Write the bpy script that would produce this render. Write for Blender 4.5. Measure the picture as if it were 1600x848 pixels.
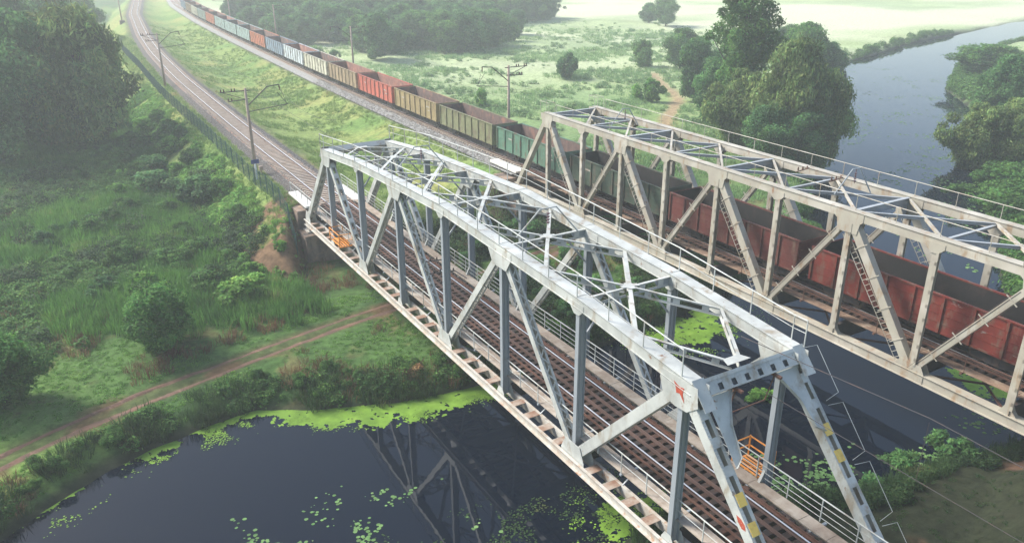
import bpy, math, random
import numpy as np
from mathutils import Vector, Matrix
from math import radians, sin, cos, pi
random.seed(7); RNG = np.random.default_rng(11)
S = bpy.context.scene
for o in list(bpy.data.objects): bpy.data.objects.remove(o)
COL = S.collection
# ------------------------------------------------------------------ camera
CAM = Vector((-23.244, -13.542, 24.437)); YAW, PITCH, ROLL = radians(30.463), radians(-23.21), radians(-0.256)
F_PX, CX, CY = 1264.126, 800.0, 443.66          # photograph pixels (1600 x 848)
fw = Vector((sin(YAW)*cos(PITCH), cos(YAW)*cos(PITCH), sin(PITCH)))
rt0 = Vector((cos(YAW), -sin(YAW), 0)); up0 = rt0.cross(fw)
rt = rt0*cos(ROLL)+up0*sin(ROLL); up = rt.cross(fw)
cd = bpy.data.cameras.new('camera'); cam = bpy.data.objects.new('camera', cd); COL.objects.link(cam)
cam.matrix_world = Matrix(((rt.x, up.x, -fw.x, CAM.x), (rt.y, up.y, -fw.y, CAM.y), (rt.z, up.z, -fw.z, CAM.z), (0, 0, 0, 1)))
cd.sensor_width = 36; cd.lens = 36*F_PX/1600; cd.shift_y = (CY-424)/1600; cd.clip_start = .5; cd.clip_end = 6000
S.camera = cam
# ------------------------------------------------------------------ sky, sun, exposure
SUN_EL, SUN_AZ = radians(41), radians(-36)       # azimuth from +Y towards +X
w = bpy.data.worlds.new('World'); S.world = w; w.use_nodes = True
nt = w.node_tree; bg = nt.nodes['Background']
sky = nt.nodes.new('ShaderNodeTexSky'); sky.sky_type = 'NISHITA'; sky.sun_disc = False
sky.sun_elevation = SUN_EL; sky.sun_rotation = SUN_AZ; sky.air_density = 1.0; sky.dust_density = 1.6; sky.ozone_density = 1.0
nt.links.new(sky.outputs[0], bg.inputs[0]); bg.inputs[1].default_value = .14
sd = bpy.data.lights.new('sun', 'SUN'); sun = bpy.data.objects.new('sun', sd); COL.objects.link(sun)
sd.energy = 4.0; sd.angle = radians(20); sd.color = (1, .98, .93)
sdir = Vector((sin(SUN_AZ)*cos(SUN_EL), cos(SUN_AZ)*cos(SUN_EL), sin(SUN_EL)))
sun.rotation_euler = sdir.to_track_quat('Z', 'Y').to_euler(); sun.location = (-60, 20, 90)
S.view_settings.view_transform = 'Standard'; S.view_settings.look = 'None'
S.view_settings.exposure = 0.88; S.view_settings.gamma = 1
S.render.engine = 'CYCLES'
S.cycles.volume_max_steps = 64; S.cycles.max_bounces = 8; S.cycles.volume_bounces = 2
HAZE = .0009

def at(px, py, z):                               # the point of the level z seen at a photograph pixel
    d = fw*F_PX+rt*(px-CX)+up*(CY-py); t = (z-CAM.z)/d.z
    return CAM+d*t
# ------------------------------------------------------------------ noise in numpy
def vnoise(x, y, seed=0):
    xi = np.floor(x).astype(np.int64); yi = np.floor(y).astype(np.int64); xf = x-xi; yf = y-yi
    def h(a, b):
        n = (a*374761393+b*668265263+seed*1442695041) & 0xffffffff
        n = ((n ^ (n >> 13))*1274126177) & 0xffffffff
        return ((n ^ (n >> 16)) & 0xffff)/65535.0
    u = xf*xf*(3-2*xf); v = yf*yf*(3-2*yf)
    return (h(xi, yi)*(1-u)+h(xi+1, yi)*u)*(1-v)+(h(xi, yi+1)*(1-u)+h(xi+1, yi+1)*u)*v
def fbm(x, y, s, o=4, seed=0):
    r = 0; a = .5; t = 0
    for i in range(o): r = r+a*vnoise(x/s, y/s, seed+i*17); t += a; a *= .5; s /= 2.03
    return r/t
def sm(a, b, x): t = np.clip((x-a)/(b-a), 0, 1); return t*t*(3-2*t)
# ------------------------------------------------------------------ mesh helpers
class MB:
    def __init__(s): s.v = []; s.f = []; s.m = []
    def add(s, vs, fs, m=0):
        n = len(s.v); s.v += [tuple(v) for v in vs]; s.f += [tuple(i+n for i in f) for f in fs]; s.m += [m]*len(fs); return s
    def box(s, x0, x1, y0, y1, z0, z1, m=0):
        return s.add([(x0,y0,z0),(x1,y0,z0),(x1,y1,z0),(x0,y1,z0),(x0,y0,z1),(x1,y0,z1),(x1,y1,z1),(x0,y1,z1)],
                     [(0,3,2,1),(4,5,6,7),(0,1,5,4),(1,2,6,5),(2,3,7,6),(3,0,4,7)], m)
    def obox(s, o, X, Y, Z, x0, x1, y0, y1, z0, z1, m=0):      # box in the frame o, X, Y, Z
        P = lambda a, b, c: o+X*a+Y*b+Z*c
        return s.add([P(x0,y0,z0),P(x1,y0,z0),P(x1,y1,z0),P(x0,y1,z0),P(x0,y0,z1),P(x1,y0,z1),P(x1,y1,z1),P(x0,y1,z1)],
                     [(0,3,2,1),(4,5,6,7),(0,1,5,4),(1,2,6,5),(2,3,7,6),(3,0,4,7)], m)
    def beam(s, a, b, w, h, m=0, upv=Vector((0,0,1))):
        a = Vector(a); b = Vector(b); d = b-a; L = d.length; u = d/L
        X = u.cross(upv)
        if X.length < 1e-4: X = Vector((1,0,0))
        X.normalize(); Z = X.cross(u)
        return s.obox(a, X, u, Z, -w/2, w/2, 0, L, -h/2, h/2, m)
    def tube(s, pts, r, n=6, m=0, r1=None):
        pts = [Vector(p) for p in pts]; rings = []
        for i, p in enumerate(pts):
            d = (pts[min(i+1, len(pts)-1)]-pts[max(i-1, 0)]).normalized()
            X = d.cross(Vector((0,0,1)))
            if X.length < 1e-3: X = Vector((1,0,0))
            X.normalize(); Y = X.cross(d); rr = r if r1 is None else r+(r1-r)*i/(len(pts)-1)
            rings.append([p+X*rr*cos(2*pi*k/n)+Y*rr*sin(2*pi*k/n) for k in range(n)])
        vs = [v for g in rings for v in g]; fs = []
        for i in range(len(pts)-1):
            for k in range(n): fs.append((i*n+k, i*n+(k+1)%n, (i+1)*n+(k+1)%n, (i+1)*n+k))
        fs.append(tuple(range(n-1, -1, -1))); fs.append(tuple((len(pts)-1)*n+k for k in range(n)))
        return s.add(vs, fs, m)
    def prism(s, poly, thick, o, X, Y, m=0):                   # polygon in the plane o, X, Y, thickened about it
        N = X.cross(Y).normalized(); n = len(poly)
        vs = [o+X*a+Y*b-N*thick/2 for a, b in poly]+[o+X*a+Y*b+N*thick/2 for a, b in poly]
        fs = [tuple(range(n-1, -1, -1)), tuple(range(n, 2*n))]+[(i, (i+1)%n, n+(i+1)%n, n+i) for i in range(n)]
        return s.add(vs, fs, m)
    def mesh(s, name, mats):
        me = bpy.data.meshes.new(name); me.from_pydata(s.v, [], s.f)
        for mt in (mats if isinstance(mats, (list, tuple)) else [mats]): me.materials.append(mt)
        if any(s.m): me.polygons.foreach_set('material_index', s.m)
        return me
    def build(s, name, mats, parent=None, smooth=False):
        me = s.mesh(name, mats)
        if smooth: me.polygons.foreach_set('use_smooth', [True]*len(me.polygons))
        return link(name, me, parent)
def link(name, me, parent=None, mat=None):
    o = bpy.data.objects.new(name, me); COL.objects.link(o)
    if parent: o.parent = parent
    if mat is not None: o.matrix_local = mat
    return o
def tag(o, label=None, cat=None, group=None, kind=None):
    if label: o['label'] = label
    if cat: o['category'] = cat
    if group: o['group'] = group
    if kind: o['kind'] = kind
    return o
def empty(name, loc=(0,0,0), rz=0, label=None, cat=None, group=None):
    o = bpy.data.objects.new(name, None); COL.objects.link(o); o.location = loc; o.rotation_euler = (0,0,rz)
    o.empty_display_size = .1
    return tag(o, label, cat, group)
def np_mesh(name, V, Fq, mats, cols=None, k=4, smooth=False):  # fast mesh from arrays
    me = bpy.data.meshes.new(name); V = np.asarray(V, np.float32); Fq = np.asarray(Fq, np.int32)
    me.vertices.add(len(V)); me.vertices.foreach_set('co', V.ravel())
    me.loops.add(Fq.size); me.loops.foreach_set('vertex_index', Fq.ravel())
    me.polygons.add(len(Fq)); me.polygons.foreach_set('loop_start', np.arange(0, Fq.size, k, dtype=np.int32))
    me.polygons.foreach_set('loop_total', np.full(len(Fq), k, np.int32))
    if smooth: me.polygons.foreach_set('use_smooth', np.ones(len(Fq), bool))
    for mt in (mats if isinstance(mats, (list, tuple)) else [mats]): me.materials.append(mt)
    me.update(); me.validate()
    if cols is not None:
        a = me.color_attributes.new('tint', 'FLOAT_COLOR', 'POINT')
        c = np.ones((len(V), 4), np.float32); c[:, :3] = cols; a.data.foreach_set('color', c.ravel())
    return me
# ------------------------------------------------------------------ materials
def mat(name, col, rough=.6, metal=0, noise=None, bump=0, bscale=20, spec=.5, coords='Object'):
    """noise: list of (colour, scale, threshold, softness, detail) patches laid over the base colour"""
    m = bpy.data.materials.new(name); m.use_nodes = True; n = m.node_tree.nodes; l = m.node_tree.links
    b = n['Principled BSDF']; b.inputs['Roughness'].default_value = rough; b.inputs['Metallic'].default_value = metal
    b.inputs['Specular IOR Level'].default_value = spec
    geo = n.new('ShaderNodeNewGeometry'); pos = geo.outputs['Position']
    rgb = n.new('ShaderNodeRGB'); rgb.outputs[0].default_value = (*col, 1); cur = rgb.outputs[0]
    for (c, sc, th, soft, det, *st) in (noise or []):
        t = n.new('ShaderNodeTexNoise'); t.inputs['Scale'].default_value = sc; t.inputs['Detail'].default_value = det; t.inputs['Roughness'].default_value = .65
        if st:
            mp = n.new('ShaderNodeMapping'); mp.inputs['Scale'].default_value = st[0]; l.new(pos, mp.inputs[0]); l.new(mp.outputs[0], t.inputs['Vector'])
        else: l.new(pos, t.inputs['Vector'])
        r = n.new('ShaderNodeMapRange'); r.inputs['From Min'].default_value = th-soft; r.inputs['From Max'].default_value = th+soft
        l.new(t.outputs[0], r.inputs[0])
        mx = n.new('ShaderNodeMix'); mx.data_type = 'RGBA'; l.new(r.outputs[0], mx.inputs[0]); l.new(cur, mx.inputs[6]); mx.inputs[7].default_value = (*c, 1); cur = mx.outputs[2]
    l.new(cur, b.inputs['Base Color'])
    if bump:
        t = n.new('ShaderNodeTexNoise'); t.inputs['Scale'].default_value = bscale; t.inputs['Detail'].default_value = 4; l.new(pos, t.inputs['Vector'])
        bp = n.new('ShaderNodeBump'); bp.inputs['Strength'].default_value = bump; bp.inputs['Distance'].default_value = .05
        l.new(t.outputs[0], bp.inputs['Height']); l.new(bp.outputs[0], b.inputs['Normal'])
    return m
def leaf_mat(name, dark, light, yellow, sc=.35, trans=.42):
    """foliage: vertex tint times a colour picked by world noise; thin leaves let light through"""
    m = bpy.data.materials.new(name); m.use_nodes = True; n = m.node_tree.nodes; l = m.node_tree.links
    b = n['Principled BSDF']; b.inputs['Roughness'].default_value = .75; b.inputs['Specular IOR Level'].default_value = .2
    geo = n.new('ShaderNodeNewGeometry')
    t = n.new('ShaderNodeTexNoise'); t.inputs['Scale'].default_value = sc; t.inputs['Detail'].default_value = 5; t.inputs['Roughness'].default_value = .7; l.new(geo.outputs['Position'], t.inputs['Vector'])
    cr = n.new('ShaderNodeValToRGB'); e = cr.color_ramp.elements
    e[0].position = .34; e[0].color = (*dark, 1); e[1].position = .6; e[1].color = (*light, 1)
    x = e.new(.74); x.color = (*yellow, 1)
    l.new(t.outputs[0], cr.inputs[0])
    at_ = n.new('ShaderNodeAttribute'); at_.attribute_name = 'tint'
    mx = n.new('ShaderNodeMix'); mx.data_type = 'RGBA'; mx.blend_type = 'MULTIPLY'; mx.inputs[0].default_value = 1
    l.new(cr.outputs[0], mx.inputs[6]); l.new(at_.outputs['Color'], mx.inputs[7])
    l.new(mx.outputs[2], b.inputs['Base Color'])
    tr = n.new('ShaderNodeBsdfTranslucent'); l.new(mx.outputs[2], tr.inputs[0])
    ms = n.new('ShaderNodeMixShader'); ms.inputs[0].default_value = trans; l.new(b.outputs[0], ms.inputs[1]); l.new(tr.outputs[0], ms.inputs[2])
    l.new(ms.outputs[0], n['Material Output'].inputs[0])
    return m
RUST = (.23, .10, .045)
M = {}
M['white'] = mat('painted steel white', (.46,.465,.425), .45, noise=[((.35,.355,.325), .9, .52, .12, 6), ((.54,.545,.50), .35, .60, .1, 2), ((.29,.245,.18), 1.3, .60, .07, 9, (1,1,.4)), ((.21,.115,.065), 2.2, .66, .04, 9)], bump=.15, bscale=30)
M['grey'] = mat('painted steel greyed for shade', (.285,.305,.315), .5, noise=[((.26,.285,.30), .8, .52, .12, 5), ((.30,.24,.19), 2.0, .69, .04, 8)], bump=.15, bscale=30)  # shaded blue-grey look of the uprights is put into this paint
M['chord'] = mat('weathered bottom chord paint', (.50,.475,.42), .5, noise=[((.40,.34,.27), 1.4, .52, .1, 6), ((.36,.19,.10), 1.9, .63, .06, 8)], bump=.15, bscale=30)
M['batten_rust'] = mat('rusty batten plate', (.27,.17,.115), .75, noise=[((.20,.095,.055), 2.5, .5, .15, 6), ((.38,.32,.26), 1.0, .54, .1, 4)], bump=.2)
M['rust'] = mat('rust', (.135,.055,.033), .85, noise=[((.10,.05,.035), 3, .5, .15, 6)], bump=.2)
M['cream'] = mat('weathered cream paint', (.39,.36,.28), .5, noise=[((.34,.30,.24), .9, .5, .14, 6), ((.50,.46,.385), .4, .6, .1, 2), ((.30,.21,.13), 1.4, .60, .06, 9, (1,1,.35)), ((.24,.11,.05), 1.1, .67, .04, 9, (1,1,.4))], bump=.15, bscale=30)
M['creamgrey'] = mat('grey cross bracing paint', (.36,.38,.39), .5, noise=[((.28,.29,.29), .9, .5, .14, 6), ((.30,.20,.13), 1.6, .68, .04, 9)], bump=.15)
M['yellow'] = mat('yellow paint', (.78,.52,.10), .5, noise=[((.6,.36,.06), 3, .6, .1, 5)])
M['orange'] = mat('orange paint', (.72,.27,.04), .5, noise=[((.5,.16,.03), 3, .6, .1, 5)])
M['primer'] = mat('red primer', (.42,.07,.035), .6, noise=[((.3,.06,.03), 4, .55, .1, 5)])
M['sleeper'] = mat('tarred timber sleeper', (.024,.016,.013), .85, noise=[((.085,.034,.018), 1.1, .52, .1, 6), ((.028,.02,.018), 3, .56, .1, 5)], bump=.4)
M['sleeper_c'] = mat('concrete sleeper', (.46,.375,.30), .85, noise=[((.34,.25,.18), 1.0, .5, .15, 5)], bump=.3)
M['railside'] = mat('rusty rail side', (.085,.045,.032), .8, noise=[((.09,.05,.04), 2, .5, .15, 5)])
M['railtop'] = mat('polished rail head', (.78,.76,.74), .38, metal=.6)
M['plank'] = mat('weathered plank', (.34,.275,.21), .85, noise=[((.23,.17,.125), 1.3, .52, .12, 7), ((.42,.36,.29), .7, .58, .1, 3), ((.13,.08,.05), 5, .69, .04, 5)], bump=.35, bscale=14)
M['plank_b'] = mat('brown plank', (.26,.17,.11), .85, noise=[((.15,.09,.06), 1.3, .5, .14, 7), ((.38,.29,.21), .9, .62, .08, 4)], bump=.35, bscale=14)
M['slab'] = mat('white slab', (.66,.63,.58), .8, noise=[((.52,.48,.42), 1.2, .55, .12, 6)], bump=.3)
M['concrete'] = mat('stained concrete', (.30,.215,.155), .9, noise=[((.10,.075,.06), .55, .5, .12, 8, (1,1,.4)), ((.33,.20,.13), 1.2, .62, .1, 6), ((.06,.05,.045), .35, .6, .08, 8, (1,1,.3))], bump=.6, bscale=6)
M['pole'] = mat('pole concrete', (.40,.30,.235), .9, noise=[((.30,.20,.15), 1.2, .55, .14, 5, (1,1,.3))], bump=.3)
M['dark'] = mat('dark steel', (.05,.045,.045), .7, noise=[((.10,.06,.045), 2, .58, .1, 5)])
M['insulator'] = mat('brown porcelain', (.10,.035,.03), .25)
M['fence'] = mat('dark green fence paint', (.022,.075,.065), .6)
M['blue'] = mat('blue sign', (.02,.04,.16), .5)
M['signwhite'] = mat('white post paint', (.75,.75,.73), .5)
M['ballast_dark'] = mat('oil dark ballast shoulder', (.085,.068,.056), .95, noise=[((.05,.042,.036), 3.2, .5, .12, 8), ((.16,.13,.11), 6, .64, .06, 6)], bump=1.0, bscale=9)
M['ballast_grey'] = mat('grey ballast', (.27,.26,.245), .95, noise=[((.16,.155,.145), 3.2, .5, .12, 8), ((.40,.385,.36), 6, .62, .06, 6)], bump=1.0, bscale=9)
M['ballast'] = mat('ballast stone', (.26,.20,.16), .95, noise=[((.17,.13,.105), 3.2, .5, .12, 8), ((.38,.32,.27), 6, .62, .06, 6), ((.24,.13,.08), .3, .56, .1, 5)], bump=1.0, bscale=9)
M['path'] = mat('worn red brown earth', (.140,.072,.043), .95, noise=[((.08,.044,.029), .9, .52, .1, 7), ((.20,.115,.072), 1.7, .62, .07, 6)], bump=.8, bscale=8)
M['stone'] = mat('grey stone', (.26,.24,.22), .95, noise=[((.16,.14,.125), 2, .5, .12, 5), ((.36,.34,.31), 3.1, .62, .08, 3)], bump=.3)
M['bark'] = mat('bark', (.10,.075,.055), .95, noise=[((.06,.045,.035), 3, .5, .12, 6)], bump=.6)
M['bogie'] = mat('bogie steel', (.035,.03,.03), .8, noise=[((.08,.05,.035), 2.5, .58, .1, 5)])
M['wheel'] = mat('wheel steel', (.10,.075,.06), .6, metal=.6)
# water
m = bpy.data.materials.new('river water'); m.use_nodes = True; n = m.node_tree.nodes; l = m.node_tree.links; b = n['Principled BSDF']
b.inputs['Base Color'].default_value = (.003,.006,.013,1); b.inputs['Roughness'].default_value = .022; b.inputs['IOR'].default_value = 1.33; b.inputs['Specular IOR Level'].default_value = .34
geo = n.new('ShaderNodeNewGeometry'); t = n.new('ShaderNodeTexNoise'); t.inputs['Scale'].default_value = .9; t.inputs['Detail'].default_value = 3; l.new(geo.outputs['Position'], t.inputs['Vector'])
bp = n.new('ShaderNodeBump'); bp.inputs['Strength'].default_value = .035; bp.inputs['Distance'].default_value = .1; l.new(t.outputs[0], bp.inputs['Height']); l.new(bp.outputs[0], b.inputs['Normal'])
M['water'] = m
# ground: vertex colour (what grows or lies there, far meadow paled for haze) times fine noise
m = bpy.data.materials.new('ground'); m.use_nodes = True; n = m.node_tree.nodes; l = m.node_tree.links; b = n['Principled BSDF']
b.inputs['Roughness'].default_value = .95; b.inputs['Specular IOR Level'].default_value = .1
geo = n.new('ShaderNodeNewGeometry'); a = n.new('ShaderNodeAttribute'); a.attribute_name = 'tint'
t = n.new('ShaderNodeTexNoise'); t.inputs['Scale'].default_value = 1.7; t.inputs['Detail'].default_value = 9; t.inputs['Roughness'].default_value = .72; l.new(geo.outputs['Position'], t.inputs['Vector'])
r = n.new('ShaderNodeMapRange'); r.inputs['From Min'].default_value = .32; r.inputs['From Max'].default_value = .68; r.inputs['To Min'].default_value = .5; r.inputs['To Max'].default_value = 1.5; l.new(t.outputs[0], r.inputs[0])
mx = n.new('ShaderNodeVectorMath'); mx.operation = 'SCALE'; l.new(a.outputs['Color'], mx.inputs[0]); l.new(r.outputs[0], mx.inputs['Scale']); l.new(mx.outputs[0], b.inputs['Base Color'])
bp = n.new('ShaderNodeBump'); bp.inputs['Strength'].default_value = .6; bp.inputs['Distance'].default_value = .10; l.new(t.outputs[0], bp.inputs['Height']); l.new(bp.outputs[0], b.inputs['Normal'])
M['ground'] = m
M['leaf_mid'] = leaf_mat('mid green leaves', (.048,.118,.030), (.105,.215,.046), (.19,.28,.07))
M['leaf_lush'] = leaf_mat('lush bush leaves', (.045,.13,.028), (.10,.23,.045), (.20,.34,.07), .9)
M['leaf_dark'] = leaf_mat('dark green leaves', (.048,.120,.042), (.100,.210,.062), (.18,.27,.08))
M['leaf_olive'] = leaf_mat('olive leaves', (.095,.150,.045), (.195,.265,.080), (.30,.34,.11))
M['leaf_bright'] = leaf_mat('bright green leaves', (.075,.19,.035), (.17,.33,.06), (.27,.40,.08))
M['reed'] = leaf_mat('reeds', (.045,.125,.028), (.110,.240,.045), (.24,.22,.085), .16)
M['meadow'] = leaf_mat('haze paled meadow plants', (.12,.23,.09), (.25,.37,.15), (.42,.43,.24), .06)  # straw tones lifted so the leaf colour carries the distant haze
M['drygrass'] = leaf_mat('grass with dry patches', (.11,.195,.05), (.19,.265,.075), (.34,.26,.11), .12)
M['brownweed'] = leaf_mat('brown weeds', (.10,.06,.035), (.19,.11,.055), (.27,.19,.08), .3)
M['weed'] = leaf_mat('dark bank weeds', (.022,.050,.018), (.055,.105,.030), (.12,.085,.04), .22)
M['dryplant'] = leaf_mat('dried yellow flowering weed', (.25,.13,.06), (.42,.28,.12), (.55,.45,.15), .9)
M['pad'] = leaf_mat('lily pads', (.07,.15,.045), (.13,.23,.075), (.24,.30,.13), .8, .1)
M['duckweed'] = leaf_mat('duckweed', (.095,.18,.020), (.155,.275,.030), (.22,.31,.055), .9, .05)

# ------------------------------------------------------------------ alignment of the two tracks
ZR = 1.26                                       # rail top of the near line
ZF = 1.60                                       # rail top of the far line
NY = np.array([-400, -60, 0, 58, 100, 146, 187, 228, 298, 368, 450, 560]); NX = np.array([0, 0, 0, 0, .2, 1.0, 2.8, 5.8, 12.6, 22.8, 39, 67.])
FY = np.array([-400, -60, 0, 58, 82, 98, 128, 150, 180, 212, 260, 328, 400, 560]); FX = np.array([22.1, 22.1, 22.10, 22.60, 22.75, 22.85, 23.2, 23.8, 24.6, 25.5, 27.5, 32.0, 41.0, 82.])
def smooth_fn(Y, X):
    yy = np.arange(-400, 560, 2.0); xx = np.interp(yy, Y, X); k = np.hanning(17); k /= k.sum()
    ex = np.concatenate([np.full(8, xx[0]), xx, xx[-1]+(xx[-1]-xx[-2])*np.arange(1, 9)]); sx = np.convolve(ex, k, 'valid')
    return lambda y: np.interp(y, yy, sx)
nearx = smooth_fn(NY, NX); farx = smooth_fn(FY, FX)
# ------------------------------------------------------------------ terrain
WATER = -4.2
LB = [(-400,25),(-120,20),(-60,27),(-29.3,29.0),(-27,30.6),(-24,32.6),(-21.4,33.6),(-17.5,34.3),(-14.6,34.4),(-11.7,32.8),(-8.6,31.4),(-5.4,30.4),(-2.8,29.9),(1.2,30),(8,30.4),(18,31.2),(30,34.5),(46,41.5),(57,50.5),(69,60.5),(93,82),(115,101),(150,120),(205,138),(400,178)]
RB = [(400,150),(212,118),(165,101),(136,84),(122,70),(93,51),(80,43),(70,36.5),(59,28.5),(48.5,21.5),(38,14),(30,8.4),(25.1,6.4),(22.1,7.2),(19.1,8.0),(15.2,8.3),(12.4,8.2),(10.7,8.9),(9.0,10.0),(5,10.4),(1,12.2),(-1.5,11.6),(-3.4,9),(-6,4),(-12,-2),(-25,-12),(-60,-20),(-400,-30)]
RIVER = np.array(LB+RB)
def river_sd(x, y):                              # >0 on land
    P = RIVER; Q = np.roll(P, -1, 0); d = np.full(x.shape, 1e9); ins = np.zeros(x.shape, bool)
    for (ax, ay), (bx, by) in zip(P, Q):
        ex, ey = bx-ax, by-ay; t = np.clip(((x-ax)*ex+(y-ay)*ey)/(ex*ex+ey*ey), 0, 1)
        d = np.minimum(d, (x-ax-t*ex)**2+(y-ay-t*ey)**2)
        c = ((ay > y) != (by > y)); 
        with np.errstate(divide='ignore', invalid='ignore'): ins ^= c & (x < (bx-ax)*(y-ay)/(by-ay if by != ay else 1e-9)+ax)
    return np.where(ins, -1, 1)*np.sqrt(d)
PATH = np.array([(-60,24),(-34,33.2),(-29.1,34.8),(-27.1,36.1),(-23.8,37.4),(-19.4,38.9),(-14.9,40.2),(-9.8,41.6),(-4.2,42.9),(-1.3,43.4),(6,45),(16,47),(30,50),(48,56)])
FOOT = np.array([(58,78),(65.4,87.4),(71.5,92.9),(80.5,101.5),(87.7,113.5),(96,128)])
def poly_d(x, y, P):
    d = np.full(x.shape, 1e9)
    for (ax, ay), (bx, by) in zip(P[:-1], P[1:]):
        ex, ey = bx-ax, by-ay; t = np.clip(((x-ax)*ex+(y-ay)*ey)/(ex*ex+ey*ey), 0, 1); d = np.minimum(d, np.hypot(x-ax-t*ex, y-ay-t*ey))
    return d
def embank(x, y):
    nx, fx = nearx(y), farx(y); zc = .72
    # distance outside the pair of crowns; between the tracks a shallow grassy dip
    left = np.maximum(nx-3.7-x, 0); right = np.maximum(x-(fx+3.4), 0)
    mid = (x > nx+3.4) & (x < fx-3.6); gap = np.maximum((fx-3.6)-(nx+3.4), 1); u = np.clip((x-nx-3.4)/gap, 0, 1)
    dip = np.where(mid, np.minimum(1.9, gap*.11)*np.sin(pi*u)**.8, 0)
    inb = np.minimum(np.abs(x-nx), np.abs(x-fx)); y1 = 59.0+2.6*sm(5.6, 3.6, inb)
    end = np.where(y > 29, np.maximum(y1-y, 0), np.maximum(y+1.0, 0)); gr = np.where(y > 29, 1.45-.75*sm(6.5, 4.0, inb), 1.45)
    return zc-np.hypot(np.maximum(left, right)/1.55, end/gr)-dip
def ground_z(x, y, sd=None):
    if sd is None: sd = river_sd(x, y)
    far = np.hypot(x-20, y-60)
    b = -3.35+(fbm(x, y, 14, 4, 3)-.5)*.9+(fbm(x, y, 3.1, 3, 9)-.5)*.32+sm(60, 400, far)*(fbm(x, y, 90, 3, 5)-.5)*2.0
    dp = poly_d(x, y, PATH); k = np.exp(-(dp/2.0)**2); b = b*(1-k)+(-3.35-.10*np.exp(-((np.abs(dp)-.62)/.28)**2))*k
    b = b-.6*sm(9, 6, np.abs(x))*sm(46, 51, y)*sm(66, 60, y)+sm(0, 2.2, sd)*0-sm(1.8, -.2, sd)*.75-sm(.2, -2.5, sd)*1.3
    e = embank(x, y)+(fbm(x, y, 2.4, 3, 21)-.5)*np.where((x > nearx(y)) & (x < farx(y)) & (y > 62), .12, .38)*(embank(x, y) < .5)
    return np.maximum(b, e)
def graded(a0, a1, lo, hi, fine, growth):
    c = list(np.arange(lo, hi+1e-6, fine)); s = fine
    p = hi
    while p < a1: s *= growth; p += s; c.append(p)
    s = fine; p = lo
    while p > a0: s *= growth; p -= s; c.insert(0, p)
    return np.array(c)
gx = graded(-1600, 1800, -36, 40, .38, 1.03); gy = graded(-1200, 2200, 0, 66, .38, 1.02)
X, Y = np.meshgrid(gx, gy); sd = river_sd(X, Y); Z = ground_z(X, Y, sd)
nx_, ny_ = len(gx), len(gy)
idx = np.arange(nx_*ny_).reshape(ny_, nx_)
Fq = np.stack([idx[:-1,:-1], idx[:-1,1:], idx[1:,1:], idx[1:,:-1]], -1).reshape(-1, 4)
def lerp(a, b, t): return a+(np.array(b)-a)*t[..., None]
C = np.zeros(X.shape+(3,)); C[:] = (.060,.115,.030)
n1 = fbm(X, Y, 9, 5, 31); n2 = fbm(X, Y, 2.2, 4, 41); n3 = fbm(X, Y, 38, 4, 51)
C = lerp(C, (.13,.20,.045), sm(.42, .62, n3)*.8)
C = lerp(C, (.035,.070,.022), sm(.5, .66, n1)*.8)
C = lerp(C, (.17,.11,.055), sm(.62, .72, n2)*.45)
nxx, fxx = nearx(Y), farx(Y); E = embank(X, Y)
rf = (X > fxx+4) & (Y > 40)
C = lerp(C, (.27,.35,.15), sm(30, 130, Y)*rf*(.6+.4*sm(.35, .6, n1)))  # meadow ground pales with distance, haze put into its colour
C = lerp(C, (.13,.21,.08), sm(.52, .66, fbm(X, Y, 22, 5, 63))*rf*.6)
C = lerp(C, (.50,.50,.34), (sm(120, 230, Y+.35*X)*(.25+.75*sm(.35, .62, fbm(X, Y, 45, 6, 77)))*rf)*.9)  # palest straw further out stands in for thicker mist
onb = (E > Z-.25) & (Y > 40)
C = np.where(onb[..., None], lerp(lerp(np.zeros(C.shape)+(.185,.245,.07), (.12,.20,.05), sm(.45, .62, n1)), (.30,.26,.09), sm(.5, .72, fbm(X, Y, 6, 5, 61))*.55), C)
dirt = onb & (Y < 66) & (X < nxx-2.8); C = lerp(C, (.15,.085,.05), dirt*sm(.32, .55, n2+ .15*n1)*.95)
dirt2 = onb & (Y < 59.5) & (X > nxx-3.5); C = lerp(C, (.115,.085,.05), dirt2*sm(.35, .6, n1)*.9)
sh = np.exp(-((X-nxx)/3.6)**6)*onb*(Y > 59); C = lerp(C, (.065,.052,.042), np.clip(sh*(.75+.5*(n2-.5)), 0, 1))
sh = np.exp(-((X-fxx)/3.1)**6)*onb*(Y > 59); C = lerp(C, (.19,.175,.155), np.clip(sh, 0, 1)*.9)
dp = poly_d(X, Y, PATH); C = lerp(C, (.07,.075,.03), np.exp(-(dp/1.2)**4)*.7)
C = lerp(C, (.11,.062,.04), .5*np.exp(-((np.abs(dp+ (n2-.5)*.45)-.64)/.22)**2)*sm(.25,.42,n2+.3*n1)*.95)
C = lerp(C, (.11,.055,.032), np.exp(-((dp+(n1-.5)*1.2)/1.5)**4)*sm(.5, .62, n2)*.7)
df = poly_d(X, Y, FOOT); C = lerp(C, (.30,.20,.12), np.exp(-(df/(.9+.8*n2))**4)*.9)
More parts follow.
